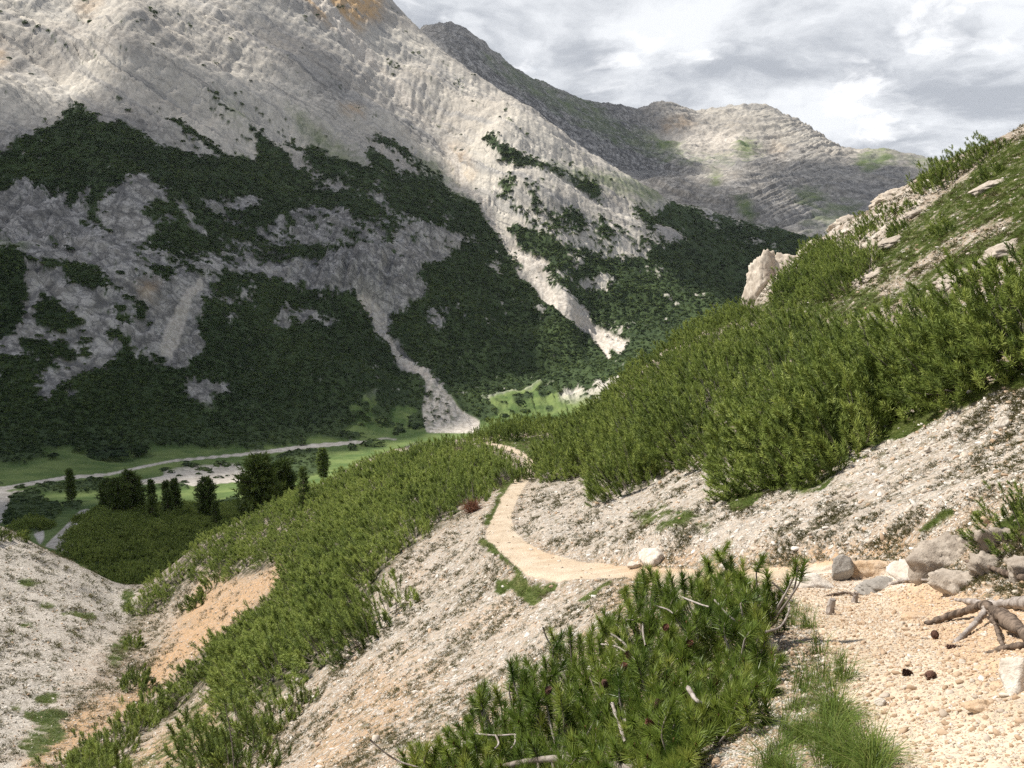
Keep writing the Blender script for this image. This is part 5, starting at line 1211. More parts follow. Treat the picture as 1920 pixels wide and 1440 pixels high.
# ------------------------------------------------------------------ clouds over the valley whose shadows lie on the mountain
def shadow_cloud(name, N, polys, alt, cell, seed, blur, core=2.2):
    """a lumpy cloud bank above the parts of the terrain that lie in cloud shade"""
    dn = lookup(raster(polys, 6), N['px'], N['py'])*N['vis']
    X, Y, Z = N['X'], N['Y'], N['Z']
    k = (alt-Z)/SUN_DIR[2]; cx, cy = X+SUN_DIR[0]*k, Y+SUN_DIR[1]*k
    m = (dn > 0.05); x0, x1, y0, y1 = cx[m].min()-6*cell, cx[m].max()+6*cell, cy[m].min()-6*cell, cy[m].max()+6*cell
    nx, ny = int((x1-x0)/cell)+1, int((y1-y0)/cell)+1
    A = np.zeros((ny, nx)); C = np.zeros((ny, nx))
    mm = N['vis'] & (cx > x0) & (cx < x1) & (cy > y0) & (cy < y1)
    ix = ((cx[mm]-x0)/cell).astype(int); iy = ((cy[mm]-y0)/cell).astype(int)
    np.add.at(A, (iy, ix), dn[mm]); np.add.at(C, (iy, ix), 1.0)
    D = np.where(C > 0, A/np.maximum(C, 1), 0)
    for _ in range(6):                                   # close the holes the view could not see
        P = np.pad(D, 1, mode='edge'); Q = np.pad((C > 0).astype(float), 1)
        s = sum(P[a:a+ny, b:b+nx]*Q[a:a+ny, b:b+nx] for a in (0, 1, 2) for b in (0, 1, 2)); w = sum(Q[a:a+ny, b:b+nx] for a in (0, 1, 2) for b in (0, 1, 2))
        D = np.where((C == 0) & (w > 0), s/np.maximum(w, 1e-6), D); C = np.where((C == 0) & (w > 0), 1, C)
    for _ in range(blur):
        P = np.pad(D, 1, mode='edge'); D = sum(P[a:a+ny, b:b+nx] for a in (0, 1, 2) for b in (0, 1, 2))/9
    gx, gy = np.meshgrid(x0+np.arange(nx)*cell, y0+np.arange(ny)*cell)
    D = np.clip(D+fbm(gx/190, gy/190, 5, 0.6, seed)*0.55*(D > 0.03)*(1-D*0.55), 0, 1)
    th = D*alt*0.06; lump = np.abs(fbm(gx/160, gy/160, 4, 0.55, seed+3))*alt*0.10*D
    top = np.stack([gx, gy, alt+th+lump], -1).reshape(-1, 3); bot = np.stack([gx, gy, alt-th*0.3-1.0], -1).reshape(-1, 3)
    fi = grid_faces(nx, ny); keep = (D.reshape(-1)[fi].max(1) > 0.02); fi = fi[keep]
    V = np.concatenate([top, bot]); Fc = np.concatenate([fi, fi[:, ::-1]+len(top)])
    dd = np.concatenate([D.reshape(-1)]*2)
    used = np.unique(Fc); rm = np.full(len(V), -1, np.int64); rm[used] = np.arange(len(used))
    m_, g_ = new_mat('cloud_vapour')
    a_ = g_.new('ShaderNodeAttribute', attribute_name='dens').outputs['Fac']
    tr = g_.new('ShaderNodeBsdfTransparent'); di = g_.new('ShaderNodeBsdfDiffuse', {'Color': (0.85, 0.86, 0.88, 1)}); tl = g_.new('ShaderNodeBsdfTranslucent', {'Color': (0.85, 0.86, 0.88, 1)})
    bd = g_.new('ShaderNodeMixShader', {0: 0.5, 1: di.outputs[0], 2: tl.outputs[0]})
    mx = g_.new('ShaderNodeMixShader', {0: g_.math('MULTIPLY', g_.ramp(a_, 0.05, 1.0/core+0.25), 0.74), 1: tr.outputs[0], 2: bd.outputs[0]})
    g_.new('ShaderNodeOutputMaterial', {0: mx.outputs[0]})
    me = mesh_np(name, V[used], rm[Fc], np.full(len(Fc), 4), m_, True, {'dens': dd[used]})
    tag(link(name, me), kind='structure')
SHADE_V = [
 (1.0,[(-400,215),(0,205),(130,228),(240,205),(330,200),(420,220),(500,205),(585,165),(640,158),(700,212),(790,300),(865,355),(885,415),(905,475),(928,525),(940,565),(905,580),(865,600),(805,650),(790,720),(800,772),(700,772),(620,800),(480,842),(300,872),(-400,900)]),
 (0.45,[(-400,880),(0,880),(300,868),(470,850),(600,830),(600,850),(450,868),(425,930),(400,985),(330,1075),(300,1110),(150,1060),(0,1010),(-400,1000)]),
 (0.0,[(795,365),(885,375),(900,425),(800,405)]),
 (1.0,[(1240,405),(1300,398),(1520,452),(1560,620),(1400,600),(1340,560),(1285,535),(1262,500),(1252,450)]),
 (0.6,[(470,25),(620,55),(690,115),(560,110),(460,80)]),
]
shadow_cloud('cloud', VAL, SHADE_V, 1500.0, 14.0, 401, 3)
shadow_cloud('cloud', VAL, [(1.0,[(-50,930),(140,945),(335,930),(330,1000),(280,1115),(100,1120),(-50,1010)])], 1460.0, 5.0, 421, 2)
SHADE_F = [
 (1.0,[(780,30),(900,55),(1010,150),(1100,188),(1212,208),(1205,262),(1240,300),(1330,318),(1190,345),(1150,330),(900,200)]),
 (0.65,[(1185,348),(1300,345),(1440,360),(1520,440),(1300,430)]),
 (0.6,[(1430,305),(1560,300),(1700,300),(1760,310),(1760,420),(1560,420),(1450,350)]),
 (0.6,[(1215,200),(1300,215),(1290,245),(1220,245)]),
]
shadow_cloud('cloud', FAR, SHADE_F, 3000.0, 40.0, 431, 2)

# ------------------------------------------------------------------ rocks
def rock_material(name, a, b, c, scale=6.0):
    m, g = new_mat(name)
    P = g.new('ShaderNodeTexCoord').outputs['Object']
    n = g.noise(P, scale, 8, 0.68); n2 = g.noise(P, scale*5, 6, 0.7); oi = g.new('ShaderNodeObjectInfo').outputs['Random']
    k = g.mix(g.ramp(n, 0.34, 0.66), a, b)
    k = g.mix(g.math('MULTIPLY', g.ramp(n2, 0.52, 0.68), 0.7), k, c)
    k = g.mix(g.math('MULTIPLY', oi, 0.45), k, a)
    return finish(m, g, k, 0.9, g.math('ADD', n, g.math('MULTIPLY', n2, 0.5)), 0.8, 0.03, 0.2)
M_WHITE = rock_material('white_limestone', (0.52, 0.45, 0.37), (0.74, 0.68, 0.60), (0.36, 0.31, 0.26))
M_GREY = rock_material('grey_limestone', (0.26, 0.235, 0.205), (0.42, 0.385, 0.34), (0.15, 0.135, 0.115))
M_BUFF = rock_material('buff_limestone', (0.52, 0.36, 0.22), (0.66, 0.53, 0.40), (0.40, 0.25, 0.14))
M_CRAG2 = rock_material('bank_limestone', (0.30, 0.25, 0.20), (0.55, 0.48, 0.40), (0.20, 0.165, 0.13), 5.0)
M_CRAG = rock_material('crag_limestone', (0.40, 0.335, 0.265), (0.60, 0.53, 0.44), (0.22, 0.18, 0.145), 1.3)

def ico(sub):
    import bmesh
    bm = bmesh.new(); bmesh.ops.create_icosphere(bm, subdivisions=sub, radius=1.0)
    v = np.array([p.co[:] for p in bm.verts]); f = np.array([[q.index for q in p.verts] for p in bm.faces]); bm.free(); return v, f
ICO = {s: ico(s) for s in (1, 2, 3, 4, 5)}
def rock_mesh(name, seed, size, mat, sub=4, rough=0.08, planes=11, layered=0.0, dmin=0.50):
    rng = np.random.default_rng(seed); v, f = ICO[sub]
    n = unit(rng.normal(0, 1, (planes, 3))); d = rng.uniform(dmin, 0.92, planes)
    r = np.min(np.where(v@n.T > 0.05, d/np.maximum(v@n.T, 0.05), 9), axis=1); r = np.minimum(r, 1.1)
    a = v*3+seed; nz = fbm(a[:, 0]+a[:, 2]*0.7, a[:, 1]-a[:, 2]*0.4, 5, 0.6, seed)
    r = r*(1+rough*3.0*nz+rough*1.2*fbm(a[:, 0]*4+a[:, 2]*2, a[:, 1]*4-a[:, 2], 3, 0.6, seed+5))
    p = v*r[:, None]
    if layered: p[:, :2] *= (1+layered*np.sign(np.sin(p[:, 2:3]*11+nz[:, None]*3))*0.5)
    p = p*np.asarray(size)*0.5
    return mesh_np(name, p, f, np.full(len(f), 3), mat, sub >= 4 and rough < 0.05)
def put_rock(px, py, r, wpx, hpx, mat, seed, label, name='rock', cat='rock', depth=0.8, rz=0.0, sub=4, rough=0.10, sink=0.25, tilt=(0, 0), layered=0.0, onground=True):
    p = on_ground(px, py, r) if onground else at(px, py, r); r = float(np.hypot(p[0], p[1])); w = wpx/F*r*1.05; h = hpx/F*r*1.1
    z = float(near_height(p[0], p[1])) if onground else p[2]
    me = rock_mesh(name, seed, (w, w*depth, h), mat, sub, rough, 12, layered)
    o = link(name, me); o.location = (p[0], p[1], z+h*(0.5-sink)); o.rotation_euler = (tilt[0], tilt[1], rz)
    return tag(o, label, cat)
put_rock(1222, 1058, 10.6, 66, 40, M_WHITE, 3, 'chalk white broken rock on the outer edge of the path bend', rough=0.16, sink=0.3)
put_rock(1188, 1066, 10.9, 26, 18, M_WHITE, 4, 'small white stone left of the chalk white rock at the path bend', rough=0.16)
put_rock(1576, 1088, 7.1, 40, 52, M_GREY, 5, 'upright grey stone at the rocky step of the path', depth=0.7, sink=0.2)
put_rock(1625, 1078, 7.2, 110, 52, M_BUFF, 6, 'pale buff bedrock block behind the upright grey stone', sink=0.45, rough=0.14)
put_rock(1648, 1106, 6.4, 112, 30, M_GREY, 7, 'flat grey layered slab lying across the path step', depth=0.6, sink=0.5, layered=0.08, tilt=(0.1, 0.1))
put_rock(1530, 1098, 7.0, 90, 30, M_WHITE, 8, 'low pale bedrock hump left of the upright grey stone', sink=0.55, rough=0.14)
put_rock(1762, 1066, 5.9, 88, 92, M_CRAG2, 9, 'tilted pale rock with a bright left edge rising from the right bank', depth=0.8, sink=0.44, tilt=(0, -0.6), rough=0.2, name='boulder', cat='boulder')
put_rock(1796, 1104, 5.2, 84, 66, M_CRAG2, 10, 'angular grey boulder in front of the tilted pale rock', depth=0.8, sink=0.44, name='boulder', cat='boulder', rough=0.18)
put_rock(1848, 1070, 5.4, 70, 46, M_CRAG2, 11, 'shaded grey boulder right of the angular boulder', name='boulder', cat='boulder', rough=0.2, sink=0.48)
put_rock(1868, 1020, 5.8, 90, 52, M_CRAG2, 12, 'topmost shaded boulder of the right bank', name='boulder', cat='boulder', rough=0.2, sink=0.48)
put_rock(1932, 1075, 5.2, 70, 56, M_CRAG2, 30, 'shaded boulder cut by the right edge of the view', name='boulder', cat='boulder', rough=0.2, sink=0.48)
put_rock(1808, 1030, 5.8, 56, 46, M_CRAG2, 35, 'buff rock wedged above the angular boulder', name='boulder', cat='boulder', rough=0.2, sink=0.48)
put_rock(1730, 1062, 6.0, 50, 40, M_BUFF, 31, 'buff stone leaning on the foot of the tilted pale rock', rough=0.12)
put_rock(1700, 1080, 6.2, 60, 36, M_WHITE, 32, 'pale block between the path step and the right bank', rough=0.12, sink=0.4)
put_rock(1788, 1104, 5.0, 38, 14, M_WHITE, 13, 'thin pale stone below the angular boulder', sink=0.3)
put_rock(1908, 1290, 2.85, 76, 74, M_WHITE, 14, 'large white rock half cut off by the right edge above the gravel', sink=0.3, rough=0.12)
put_rock(1651, 1322, 3.0, 24, 15, M_WHITE, 15, 'small white stone alone in the middle of the foreground gravel', sink=0.15, depth=0.7)
put_rock(1840, 1330, 2.75, 62, 20, M_BUFF, 16, 'long orange buff stone in the gravel below the large white rock', sink=0.35, depth=0.5)
put_rock(1570, 1262, 3.3, 20, 16, M_WHITE, 17, 'pale stone at the edge of the foreground grass', sink=0.2)
put_rock(1440, 1225, 4.0, 44, 40, M_WHITE, 18, 'cream white rock under the right side of the foreground pine', sink=0.25, rough=0.14)
put_rock(1545, 1365, 2.8, 22, 14, M_WHITE, 19, 'pale stone between the two grass clumps', sink=0.2)
put_rock(1718, 1160, 4.6, 46, 14, M_BUFF, 33, 'flat orange stone beside the tip of the arched root', sink=0.4, depth=0.6)
put_rock(1694, 752, 14.2, 38, 24, M_WHITE, 20, 'pale stone at the lower edge of the right thicket', sink=0.25)
put_rock(1882, 803, 11.0, 22, 22, M_WHITE, 21, 'bright white stone on the scree near the right edge', sink=0.2)
put_rock(1738, 850, 11.4, 12, 12, M_WHITE, 22, 'small bright white stone on the scree below the turf strip', sink=0.2)
put_rock(1592, 932, 10.6, 18, 12, M_WHITE, 34, 'white stone on the scree below the tall thicket front', sink=0.25)
for i, (a, b, r, w, h, t) in enumerate([(1752,552,29,28,18,'lowest'),(1792,528,28,64,24,'longest'),(1842,500,27,52,24,'third from the left'),(1893,470,26,66,22,'highest')]):
    put_rock(a, b, r, w, h, M_CRAG2, 40+i, '%s of the four pale ledges along the top of the right thicket' % t, name='rock_ledge', cat='rock ledge', depth=0.9, sink=0.5, tilt=(0, -0.35), rough=0.2).__setitem__('group', 'pale ledges above the right thicket')
for i, (a, b, r, w, h, t) in enumerate([(1712,404,48,40,14,'pale ledge high in the middle of the grassy right slope'),(1630,520,38,70,14,'long pale ledge below the pine clump on the grassy slope'),(1850,352,40,60,14,'pale ledge near the top of the grassy right slope'),(1680,450,44,60,12,'thin pale ledge half way up the grassy right slope')]):
    put_rock(a, b, r, w, h, M_CRAG2, 50+i, t, name='rock_ledge', cat='rock ledge', depth=0.9, sink=0.5, tilt=(0, -0.45), rough=0.2)
# the crag that ends the right slope
def crag(px, py, r, wpx, hpx, seed, label, depth=0.9):
    p = at(px, py, r); w = wpx/F*r; h = hpx/F*r
    me = rock_mesh('rock_crag', seed, (w, w*depth, h), M_CRAG, 5, 0.12, 30, 0.0, 0.60)
    o = link('rock_crag', me); o.location = p; o.rotation_euler = (0, 0, 0.4*seed)
    tag(o, label, 'crag')
crag(1432, 540, 71.5, 92, 120, 61, 'pinkish white crag with a steep left face ending the right slope')
crag(1480, 512, 72.0, 90, 84, 62, 'broken pale crag just right of the steep pinkish crag')
crag(1535, 474, 72.0, 90, 60, 63, 'low pale crag on the skyline below the single row of pines')
crag(1600, 430, 72.0, 100, 50, 64, 'flat pale outcrop on the lower middle of the right skyline')
crag(1680, 378, 72.0, 110, 50, 65, 'pale scree topped outcrop on the right skyline left of the dark pine row')

# ------------------------------------------------------------------ roots, stub, dead wood
def spline(p, n):
    p = np.asarray(p, float); t = np.linspace(0, len(p)-1.0001, n); i = t.astype(int); f = (t-i)[:, None]
    q = [p[np.clip(i+d, 0, len(p)-1)] for d in (-1, 0, 1, 2)]
    return q[1]+0.5*f*(q[2]-q[0]+f*(2*q[0]-5*q[1]+4*q[2]-q[3]+f*(3*(q[1]-q[2])+q[3]-q[0])))
def woody(path, r0, r1, n=26, seg=9, seed=0, rough=0.18):
    rng = np.random.default_rng(seed); p = spline(path, n)
    rad = np.linspace(r0, r1, n)*(1+rough*rng.normal(0, 1, n)); v, f = tube(p, np.abs(rad), seg)
    return v+rng.normal(0, r0*0.06, v.shape), f
M_ROOT = bark_material('root_bark', (0.055, 0.040, 0.030), (0.22, 0.165, 0.125), 30.0)
M_DEAD = bark_material('dead_wood', (0.20, 0.165, 0.14), (0.42, 0.37, 0.33), 20.0)
def root(pts, r0, r1, label, seed, mat=None):
    ac = Acc(); path = [on_ground(a, b, r, u) for a, b, r, u in pts]
    for v, f in [woody(path, r0*0.75, r1*0.75, 44, 9, seed, 0.24)]: ac.add(v, f)
    return tag(link('root', ac.mesh('root', mat or M_ROOT)), label, 'root')
root([(1735,1172,4.4,0.0),(1775,1166,4.4,0.03),(1815,1164,4.35,0.06),(1842,1163,4.3,0.08),(1870,1178,4.1,0.07),(1905,1198,3.9,0.05),(1980,1225,3.7,0.0)], 0.022, 0.042, 'thick dark arched root crossing the right edge of the gravel', 1)
root([(1788,1206,4.0,-0.01),(1812,1192,4.05,0.02),(1836,1176,4.2,0.05),(1846,1168,4.25,0.08)], 0.015, 0.020, 'short pale root leaning against the arched root', 2, M_DEAD)
root([(1852,1168,4.25,0.06),(1866,1192,4.1,0.04),(1876,1212,4.0,0.02),(1890,1222,3.9,-0.01)], 0.014, 0.009, 'thin root hanging down from the arched root', 3)
root([(1780,1122,5.0,-0.01),(1815,1134,4.9,0.02),(1850,1142,4.7,0.02),(1900,1142,4.6,0.03),(1990,1140,4.5,0.03)], 0.012, 0.045, 'long grey root lying behind the arched root', 4, M_DEAD)
root([(1810,1066,5.3,0.05),(1850,1078,5.2,0.05),(1900,1092,5.0,0.04),(1990,1105,4.9,0.02)], 0.018, 0.03, 'dark root in the shade below the boulders', 5)
root([(1850,1225,3.7,-0.01),(1885,1220,3.75,0.01),(1930,1218,3.7,0.02)], 0.014, 0.016, 'low brown root in the gravel under the arched root', 6)
root([(1660,1100,6.2,0.0),(1700,1095,6.1,0.03),(1760,1096,5.8,0.02)], 0.02, 0.012, 'thin grey root along the back of the flat slab', 7, M_DEAD)
root([(1548,1118,5.8,0.0),(1590,1116,5.8,0.02),(1615,1124,5.6,-0.01)], 0.014, 0.014, 'worn brown root across the path before the slab', 8)
def stub(px, py, r, h, rad, label, seed):
    b = on_ground(px, py, r, -0.05); ac = Acc()
    v, f = woody([b, b+np.array([0.0, 0, h*0.5]), b+np.array([0.01, 0, h])], rad*1.3, rad*0.8, 10, 10, seed, 0.06); ac.add(v, f)
    tp = b+np.array([0.01, 0, h]); n0 = ac.n
    a = np.linspace(0, 6.283, 10, endpoint=False); ring = tp+np.stack([np.cos(a)*rad*0.8, np.sin(a)*rad*0.8, 0*a+0.004], 1)
    vv = np.concatenate([ring, [tp+np.array([0, 0, 0.008])]]); ff = np.array([(i, (i+1) % 10, 10, 10) for i in range(10)])
    me = bpy.data.meshes.new('stump'); V = np.concatenate([v, vv]); me.from_pydata(V.tolist(), [], [tuple(q) for q in f]+[(len(v)+i, len(v)+(i+1) % 10, len(v)+10) for i in range(10)]); me.materials.append(M_DEAD)
    return tag(link('stump', me), label, 'stump')
stub(1556, 1152, 4.9, 0.16, 0.026, 'short weathered wooden stub standing in the path gravel', 1)
stub(1602, 1130, 5.4, 0.13, 0.020, 'smaller wooden stub behind the weathered stub', 2)
def dead_snag():
    b = on_ground(1026, 852, 50, -0.1); ac = Acc(); o = empty('dead_tree', b); tag(o, 'bare grey dead trunk at the left edge of the right thicket', 'dead tree')
    for k, (dx, h, ln) in enumerate([(0, 2.0, -0.25), (0.18, 1.4, 0.12)]):
        a = Acc(); a.add(*woody([(dx, 0, 0), (dx+ln*0.4, 0, h*0.5), (dx+ln, 0.1, h)], 0.075, 0.02, 14, 8, k)); link('trunk', a.mesh('trunk', M_DEAD), o)
    rng = np.random.default_rng(4)
    for k in range(7):
        a = Acc(); z = 0.6+0.2*k; an = rng.random()*6.28; a.add(*woody([(-0.1*z/2, 0, z), (0.25*math.cos(an), 0.25*math.sin(an), z+0.15), (0.55*math.cos(an), 0.55*math.sin(an), z+0.35)], 0.016, 0.005, 8, 5, k)); link('branch', a.mesh('branch', M_DEAD), o)
dead_snag()
def dead_shrub(px, py, r, w, h, n, label, seed, colr):
    m, g = new_mat('dry_twigs'); finish(m, g, colr, 0.9)
    b = on_ground(px, py, r); rng = np.random.default_rng(seed); ac = Acc()
    for k in range(n):
        a = rng.random()*6.283; q = math.sqrt(rng.random()); e = np.array([math.cos(a)*q*w, math.sin(a)*q*w, h*(1-0.6*q*q)*rng.uniform(0.7, 1.1)])
        s = np.array([e[0]*0.3, e[1]*0.3, -0.05]); ac.add(*tube(spline([s, (s+e)/2+rng.normal(0, 0.08, 3), e], 5), np.linspace(0.014, 0.005, 5), 3))
        for _ in range(3):
            e2 = e+rng.normal(0, 0.16, 3); ac.add(*tube(np.array([e*0.8+s*0.2, (e+e2)/2, e2]), np.array([0.008, 0.006, 0.003]), 3))
    o = link('dead_shrub', ac.mesh('dead_shrub', m)); o.location = b; tag(o, label, 'dead shrub')
dead_shrub(862, 866, 56, 0.85, 0.95, 260, 'round pinkish brown leafless shrub in the carpet near the path end', 1, (0.24, 0.165, 0.14, 1))
dead_shrub(948, 905, 33, 0.6, 0.35, 110, 'low grey tangle of dead twigs along the left edge of the path', 2, (0.27, 0.23, 0.20, 1))
dead_shrub(885, 960, 29, 0.35, 0.4, 90, 'small reddish brown dead shrub at the carpet edge beside the path', 3, (0.21, 0.10, 0.06, 1))
dead_shrub(780, 845, 62, 0.9, 0.55, 140, 'pale grey patch of dead twigs high on the spur', 4, (0.30, 0.29, 0.25, 1))

# ------------------------------------------------------------------ loose stones, herbs and grass
def stone_proto(seed, mats=(0, 1, 2)):
    rng = np.random.default_rng(seed); v, f = ICO[2]
    n = unit(rng.normal(0, 1, (8, 3))); d = rng.uniform(0.38, 0.85, 8)
    r = np.minimum(np.min(np.where(v@n.T > 0.05, d/np.maximum(v@n.T, 0.05), 9), axis=1), 1.1)
    p = v*r[:, None]*np.array([0.55, rng.uniform(0.35, 0.5), rng.uniform(0.22, 0.38)])
    return mesh_np('stone', p, f, np.full(len(f), 3), M_STONE[mats[seed % 3]], False)
def stone_mat(name, a, b):
    m, g = new_mat(name); oi = g.new('ShaderNodeObjectInfo').outputs['Random']; P = g.new('ShaderNodeNewGeometry').outputs['Position']
    return finish(m, g, g.mix(g.math('ADD', g.math('MULTIPLY', oi, 0.7), g.math('MULTIPLY', g.noise(P, 30, 4, 0.6), 0.3)), a, b), 0.9)
M_STONE = [stone_mat('stone_cream', (0.36, 0.29, 0.22), (0.62, 0.55, 0.46)), stone_mat('stone_white', (0.46, 0.41, 0.35), (0.74, 0.69, 0.62)), stone_mat('stone_tan', (0.33, 0.225, 0.14), (0.54, 0.41, 0.29))]
def near_pick(n, seed, weight, screen=True):
    rng = np.random.default_rng(seed); N = NEAR
    if screen: w = np.abs(np.gradient(N['px'], axis=1)*np.gradient(N['py'], axis=0))
    else: w = N['R']**2
    w = w*N['vis']*(N['px'] > -80)*(N['px'] < 2000)*(N['py'] < 1500)*weight
    w = np.maximum(w, 0).ravel(); idx = np.flatnonzero(w); pk = rng.choice(idx, n, replace=True, p=w[idx]/w[idx].sum())
    R = N['R'].ravel()[pk]; th = N['T'].ravel()[pk]+rng.normal(0, 0.0008, n); R = R*(1+rng.normal(0, 0.003, n))
    x, y = R*np.sin(th), R*np.cos(th)
    return x, y, near_height(x, y), R, rng, pk
def patch(polys, blur=1): return lookup(raster([(1.0, p) for p in polys], blur), NEAR['px'], NEAR['py'])
open_ = (1-NEAR['lit'])*(1-0.85*NEAR['turf']*np.where(NEAR['R'] > 24, 0.55, 1.0))*np.clip((110-NEAR['R'])/30, 0, 1)
x, y, z, R, rng, pk = near_pick(22000, 801, open_*(1-0.80*NEAR['path'])*(1-0.45*NEAR['och'])*(0.35+0.65*np.clip(fbm(NEAR['X']*0.8, NEAR['Y']*0.8, 4, 0.6, 71)*3+0.5, 0, 1)))
n = len(x); d = np.clip(R/1440*np.exp(rng.normal(1.42, 0.52, n))*(14/np.maximum(R, 14))**0.35, 0.012, 0.20)
stuff('scree_stones', 'loose cream white stones strewn over the slopes', np.stack([x, y, z+d*0.04], 1), np.stack([rng.normal(0, 0.3, n), rng.normal(0, 0.3, n), rng.random(n)*6.28], 1), np.stack([d, d, d], 1), rng.integers(0, 9, n), [stone_proto(i) for i in range(9)])
x, y, z, R, rng, pk = near_pick(60000, 802, (NEAR['R'] < 7.5)*(1-0.7*NEAR['turf']), False)
n = len(x); d = np.clip(np.exp(rng.normal(-4.55, 0.50, n)), 0.004, 0.05)
stuff('gravel', 'fine beige gravel of the foreground path', np.stack([x, y, z+d*0.05], 1), np.stack([rng.normal(0, 0.4, n), rng.normal(0, 0.4, n), rng.random(n)*6.28], 1), np.stack([d, d, d], 1), rng.integers(0, 9, n), [stone_proto(i+20, (0, 2, 2)) for i in range(9)])

def tuft_proto(name, seed, n, L, w, spread, mat, up=1.0):
    rng = np.random.default_rng(seed); V, T = [], []
    for k in range(n):
        a = rng.random()*6.283; o = np.array([math.cos(a), math.sin(a), 0])*rng.random()**0.5*spread*0.5
        d = np.array([math.cos(a)+rng.normal(0, 0.4), math.sin(a)+rng.normal(0, 0.4), 0])*rng.uniform(0.15, 0.8); l = L*rng.uniform(0.5, 1.1)
        s = unit(np.cross(np.array([d[0], d[1], 0.5]), [0, 0, 1.0]))*w*0.5
        m1 = o+(np.array([0, 0, up])+d*0.35)*l*0.5; e = o+(np.array([0, 0, up*0.75])+d)*l*0.9
        V += [o-s, o+s, m1+s*0.8, m1-s*0.8, m1-s*0.8, m1+s*0.8, e]; T += [rng.normal(0.5, 0.25)]*7
    nt = len(V)//7; idx, cnt = [], []
    for k in range(nt): idx += [7*k, 7*k+1, 7*k+2, 7*k+3, 7*k+4, 7*k+5, 7*k+6]; cnt += [4, 3]
    return mesh_np(name, np.array(V), np.array(idx), np.array(cnt), mat, False, {'tint': np.clip(np.array(T), 0, 1)})
M_GRASS = leaf_material('grass_blades', (0.060, 0.100, 0.014), (0.130, 0.190, 0.028), (0.26, 0.26, 0.085), 0.5, 0.3, 0.3)
M_HERB = leaf_material('dry_herbs', (0.050, 0.052, 0.018), (0.095, 0.092, 0.032), (0.17, 0.135, 0.065), 0.7, 0.15, 0.25)
GR = [tuft_proto('grass', 900+i, 46, 0.16, 0.0035, 0.12, M_GRASS) for i in range(5)]
LG = [tuft_proto('long_grass', 920+i, 52, 0.26, 0.0035, 0.10, M_GRASS, 0.9) for i in range(4)]
TU = [tuft_proto('turf', 940+i, 36, 0.5, 0.030, 1.0, M_GRASS, 0.6) for i in range(5)]
HB = [tuft_proto('herb', 960+i, 40, 0.55, 0.045, 0.9, M_HERB, 0.5) for i in range(5)]
def rots(rng, n, s=0.12): return np.stack([rng.normal(0, s, n), rng.normal(0, s, n), rng.random(n)*6.28], 1)
fg = patch([[(1470,1130),(1530,1150),(1540,1190),(1490,1200),(1455,1180)], [(1500,1340),(1480,1330),(1530,1245),(1575,1235),(1585,1290),(1560,1325)], [(1420,1500),(1440,1400),(1480,1345),(1560,1325),(1610,1380),(1660,1450),(1680,1500)], [(1500,1235),(1540,1215),(1550,1240),(1510,1260)]], 3)
gcl = np.clip(fbm(NEAR['X']*6, NEAR['Y']*6, 3, 0.6, 97)*9, 0, 1)
x, y, z, R, rng, pk = near_pick(120, 811, fg*gcl*(NEAR['R'] < 7))
n = len(x); s = rng.uniform(0.3, 0.85, n)
stuff('grass', 'long green grass beside the foreground pine', np.stack([x, y, z-0.01], 1), rots(rng, n), np.stack([s, s, s], 1), rng.integers(0, 4, n), LG)
x, y, z, R, rng, pk = near_pick(26000, 812, np.clip(NEAR['turf']*1.2-0.1, 0, 1)*(NEAR['R'] > 4)*np.clip((100-NEAR['R'])/20, 0, 1))
n = len(x); s = np.clip(R/1440*rng.uniform(6, 12, n), 0.03, 0.5)
stuff('turf', 'short alpine turf on the slopes and path edges', np.stack([x, y, z-s*0.05], 1), rots(rng, n, 0.2), np.stack([s, s, s*0.8], 1), rng.integers(0, 5, n), TU)
hz = np.clip(fbm(NEAR['X']*0.5, NEAR['Y']*0.5, 4, 0.6, 91)*4+0.42, 0.03, 1)*np.clip(fbm(NEAR['X']*2.5, NEAR['Y']*2.5, 3, 0.6, 93)*4+0.6, 0.05, 1)
x, y, z, R, rng, pk = near_pick(26000, 813, open_*(1-NEAR['path'])*hz*(1-0.6*NEAR['pale']*(NEAR['px'] < 300))*(1-0.75*NEAR['och'])*(NEAR['R'] > 3))
n = len(x); s = np.clip(R/1440*rng.uniform(7, 19, n), 0.03, 0.7)
stuff('herbs', 'low dry herbs scattered between the stones', np.stack([x, y, z-s*0.08], 1), rots(rng, n, 0.25), np.stack([s, s, s*rng.uniform(0.7, 1.2, n)], 1), rng.integers(0, 5, n), HB)

bk = random.Random(3)
for a, b, r, sc, lb in [(1915, 992, 6.2, 0.24, 'dark dwarf pine at the right edge on top of the boulder bank')]:
    q = on_ground(a, b, r); place_pine(1, PINE_A, q[0], q[1], q[2], sc, lb, None, True, 0.7, bk)

# ------------------------------------------------------------------ pine cones lying on the path
M_CONE = bark_material('cone_scales', (0.055, 0.030, 0.022), (0.16, 0.085, 0.06), 60.0)
def cone_mesh(name, L, w, seed, mat=None):
    """scales set in spirals on an egg-shaped core"""
    rng = np.random.default_rng(seed); v, f = ICO[2]; V = [v*np.array([w*0.36, w*0.36, L*0.42])+np.array([0, 0, L*0.5])]; Fs = [f]; n0 = len(v)
    for k in range(60):
        t = (k+0.5)/60; a = k*2.39996; r = w*0.5*math.sin(math.pi*(0.12+0.80*t))**0.7
        c = np.array([math.cos(a)*r*0.55, math.sin(a)*r*0.55, L*t]); o = np.array([math.cos(a), math.sin(a), 0.55])*w*0.30; s = np.array([-math.sin(a), math.cos(a), 0])*w*0.15
        V.append(np.array([c-s*0.5, c+s*0.5, c+o+s, c+o-s+np.array([0, 0, w*0.05])])); Fs.append(np.array([[0, 1, 2], [0, 2, 3]])+n0); n0 += 4
    return mesh_np(name, np.concatenate(V), np.concatenate(Fs), np.full(sum(len(q) for q in Fs), 3), mat or M_CONE, False)
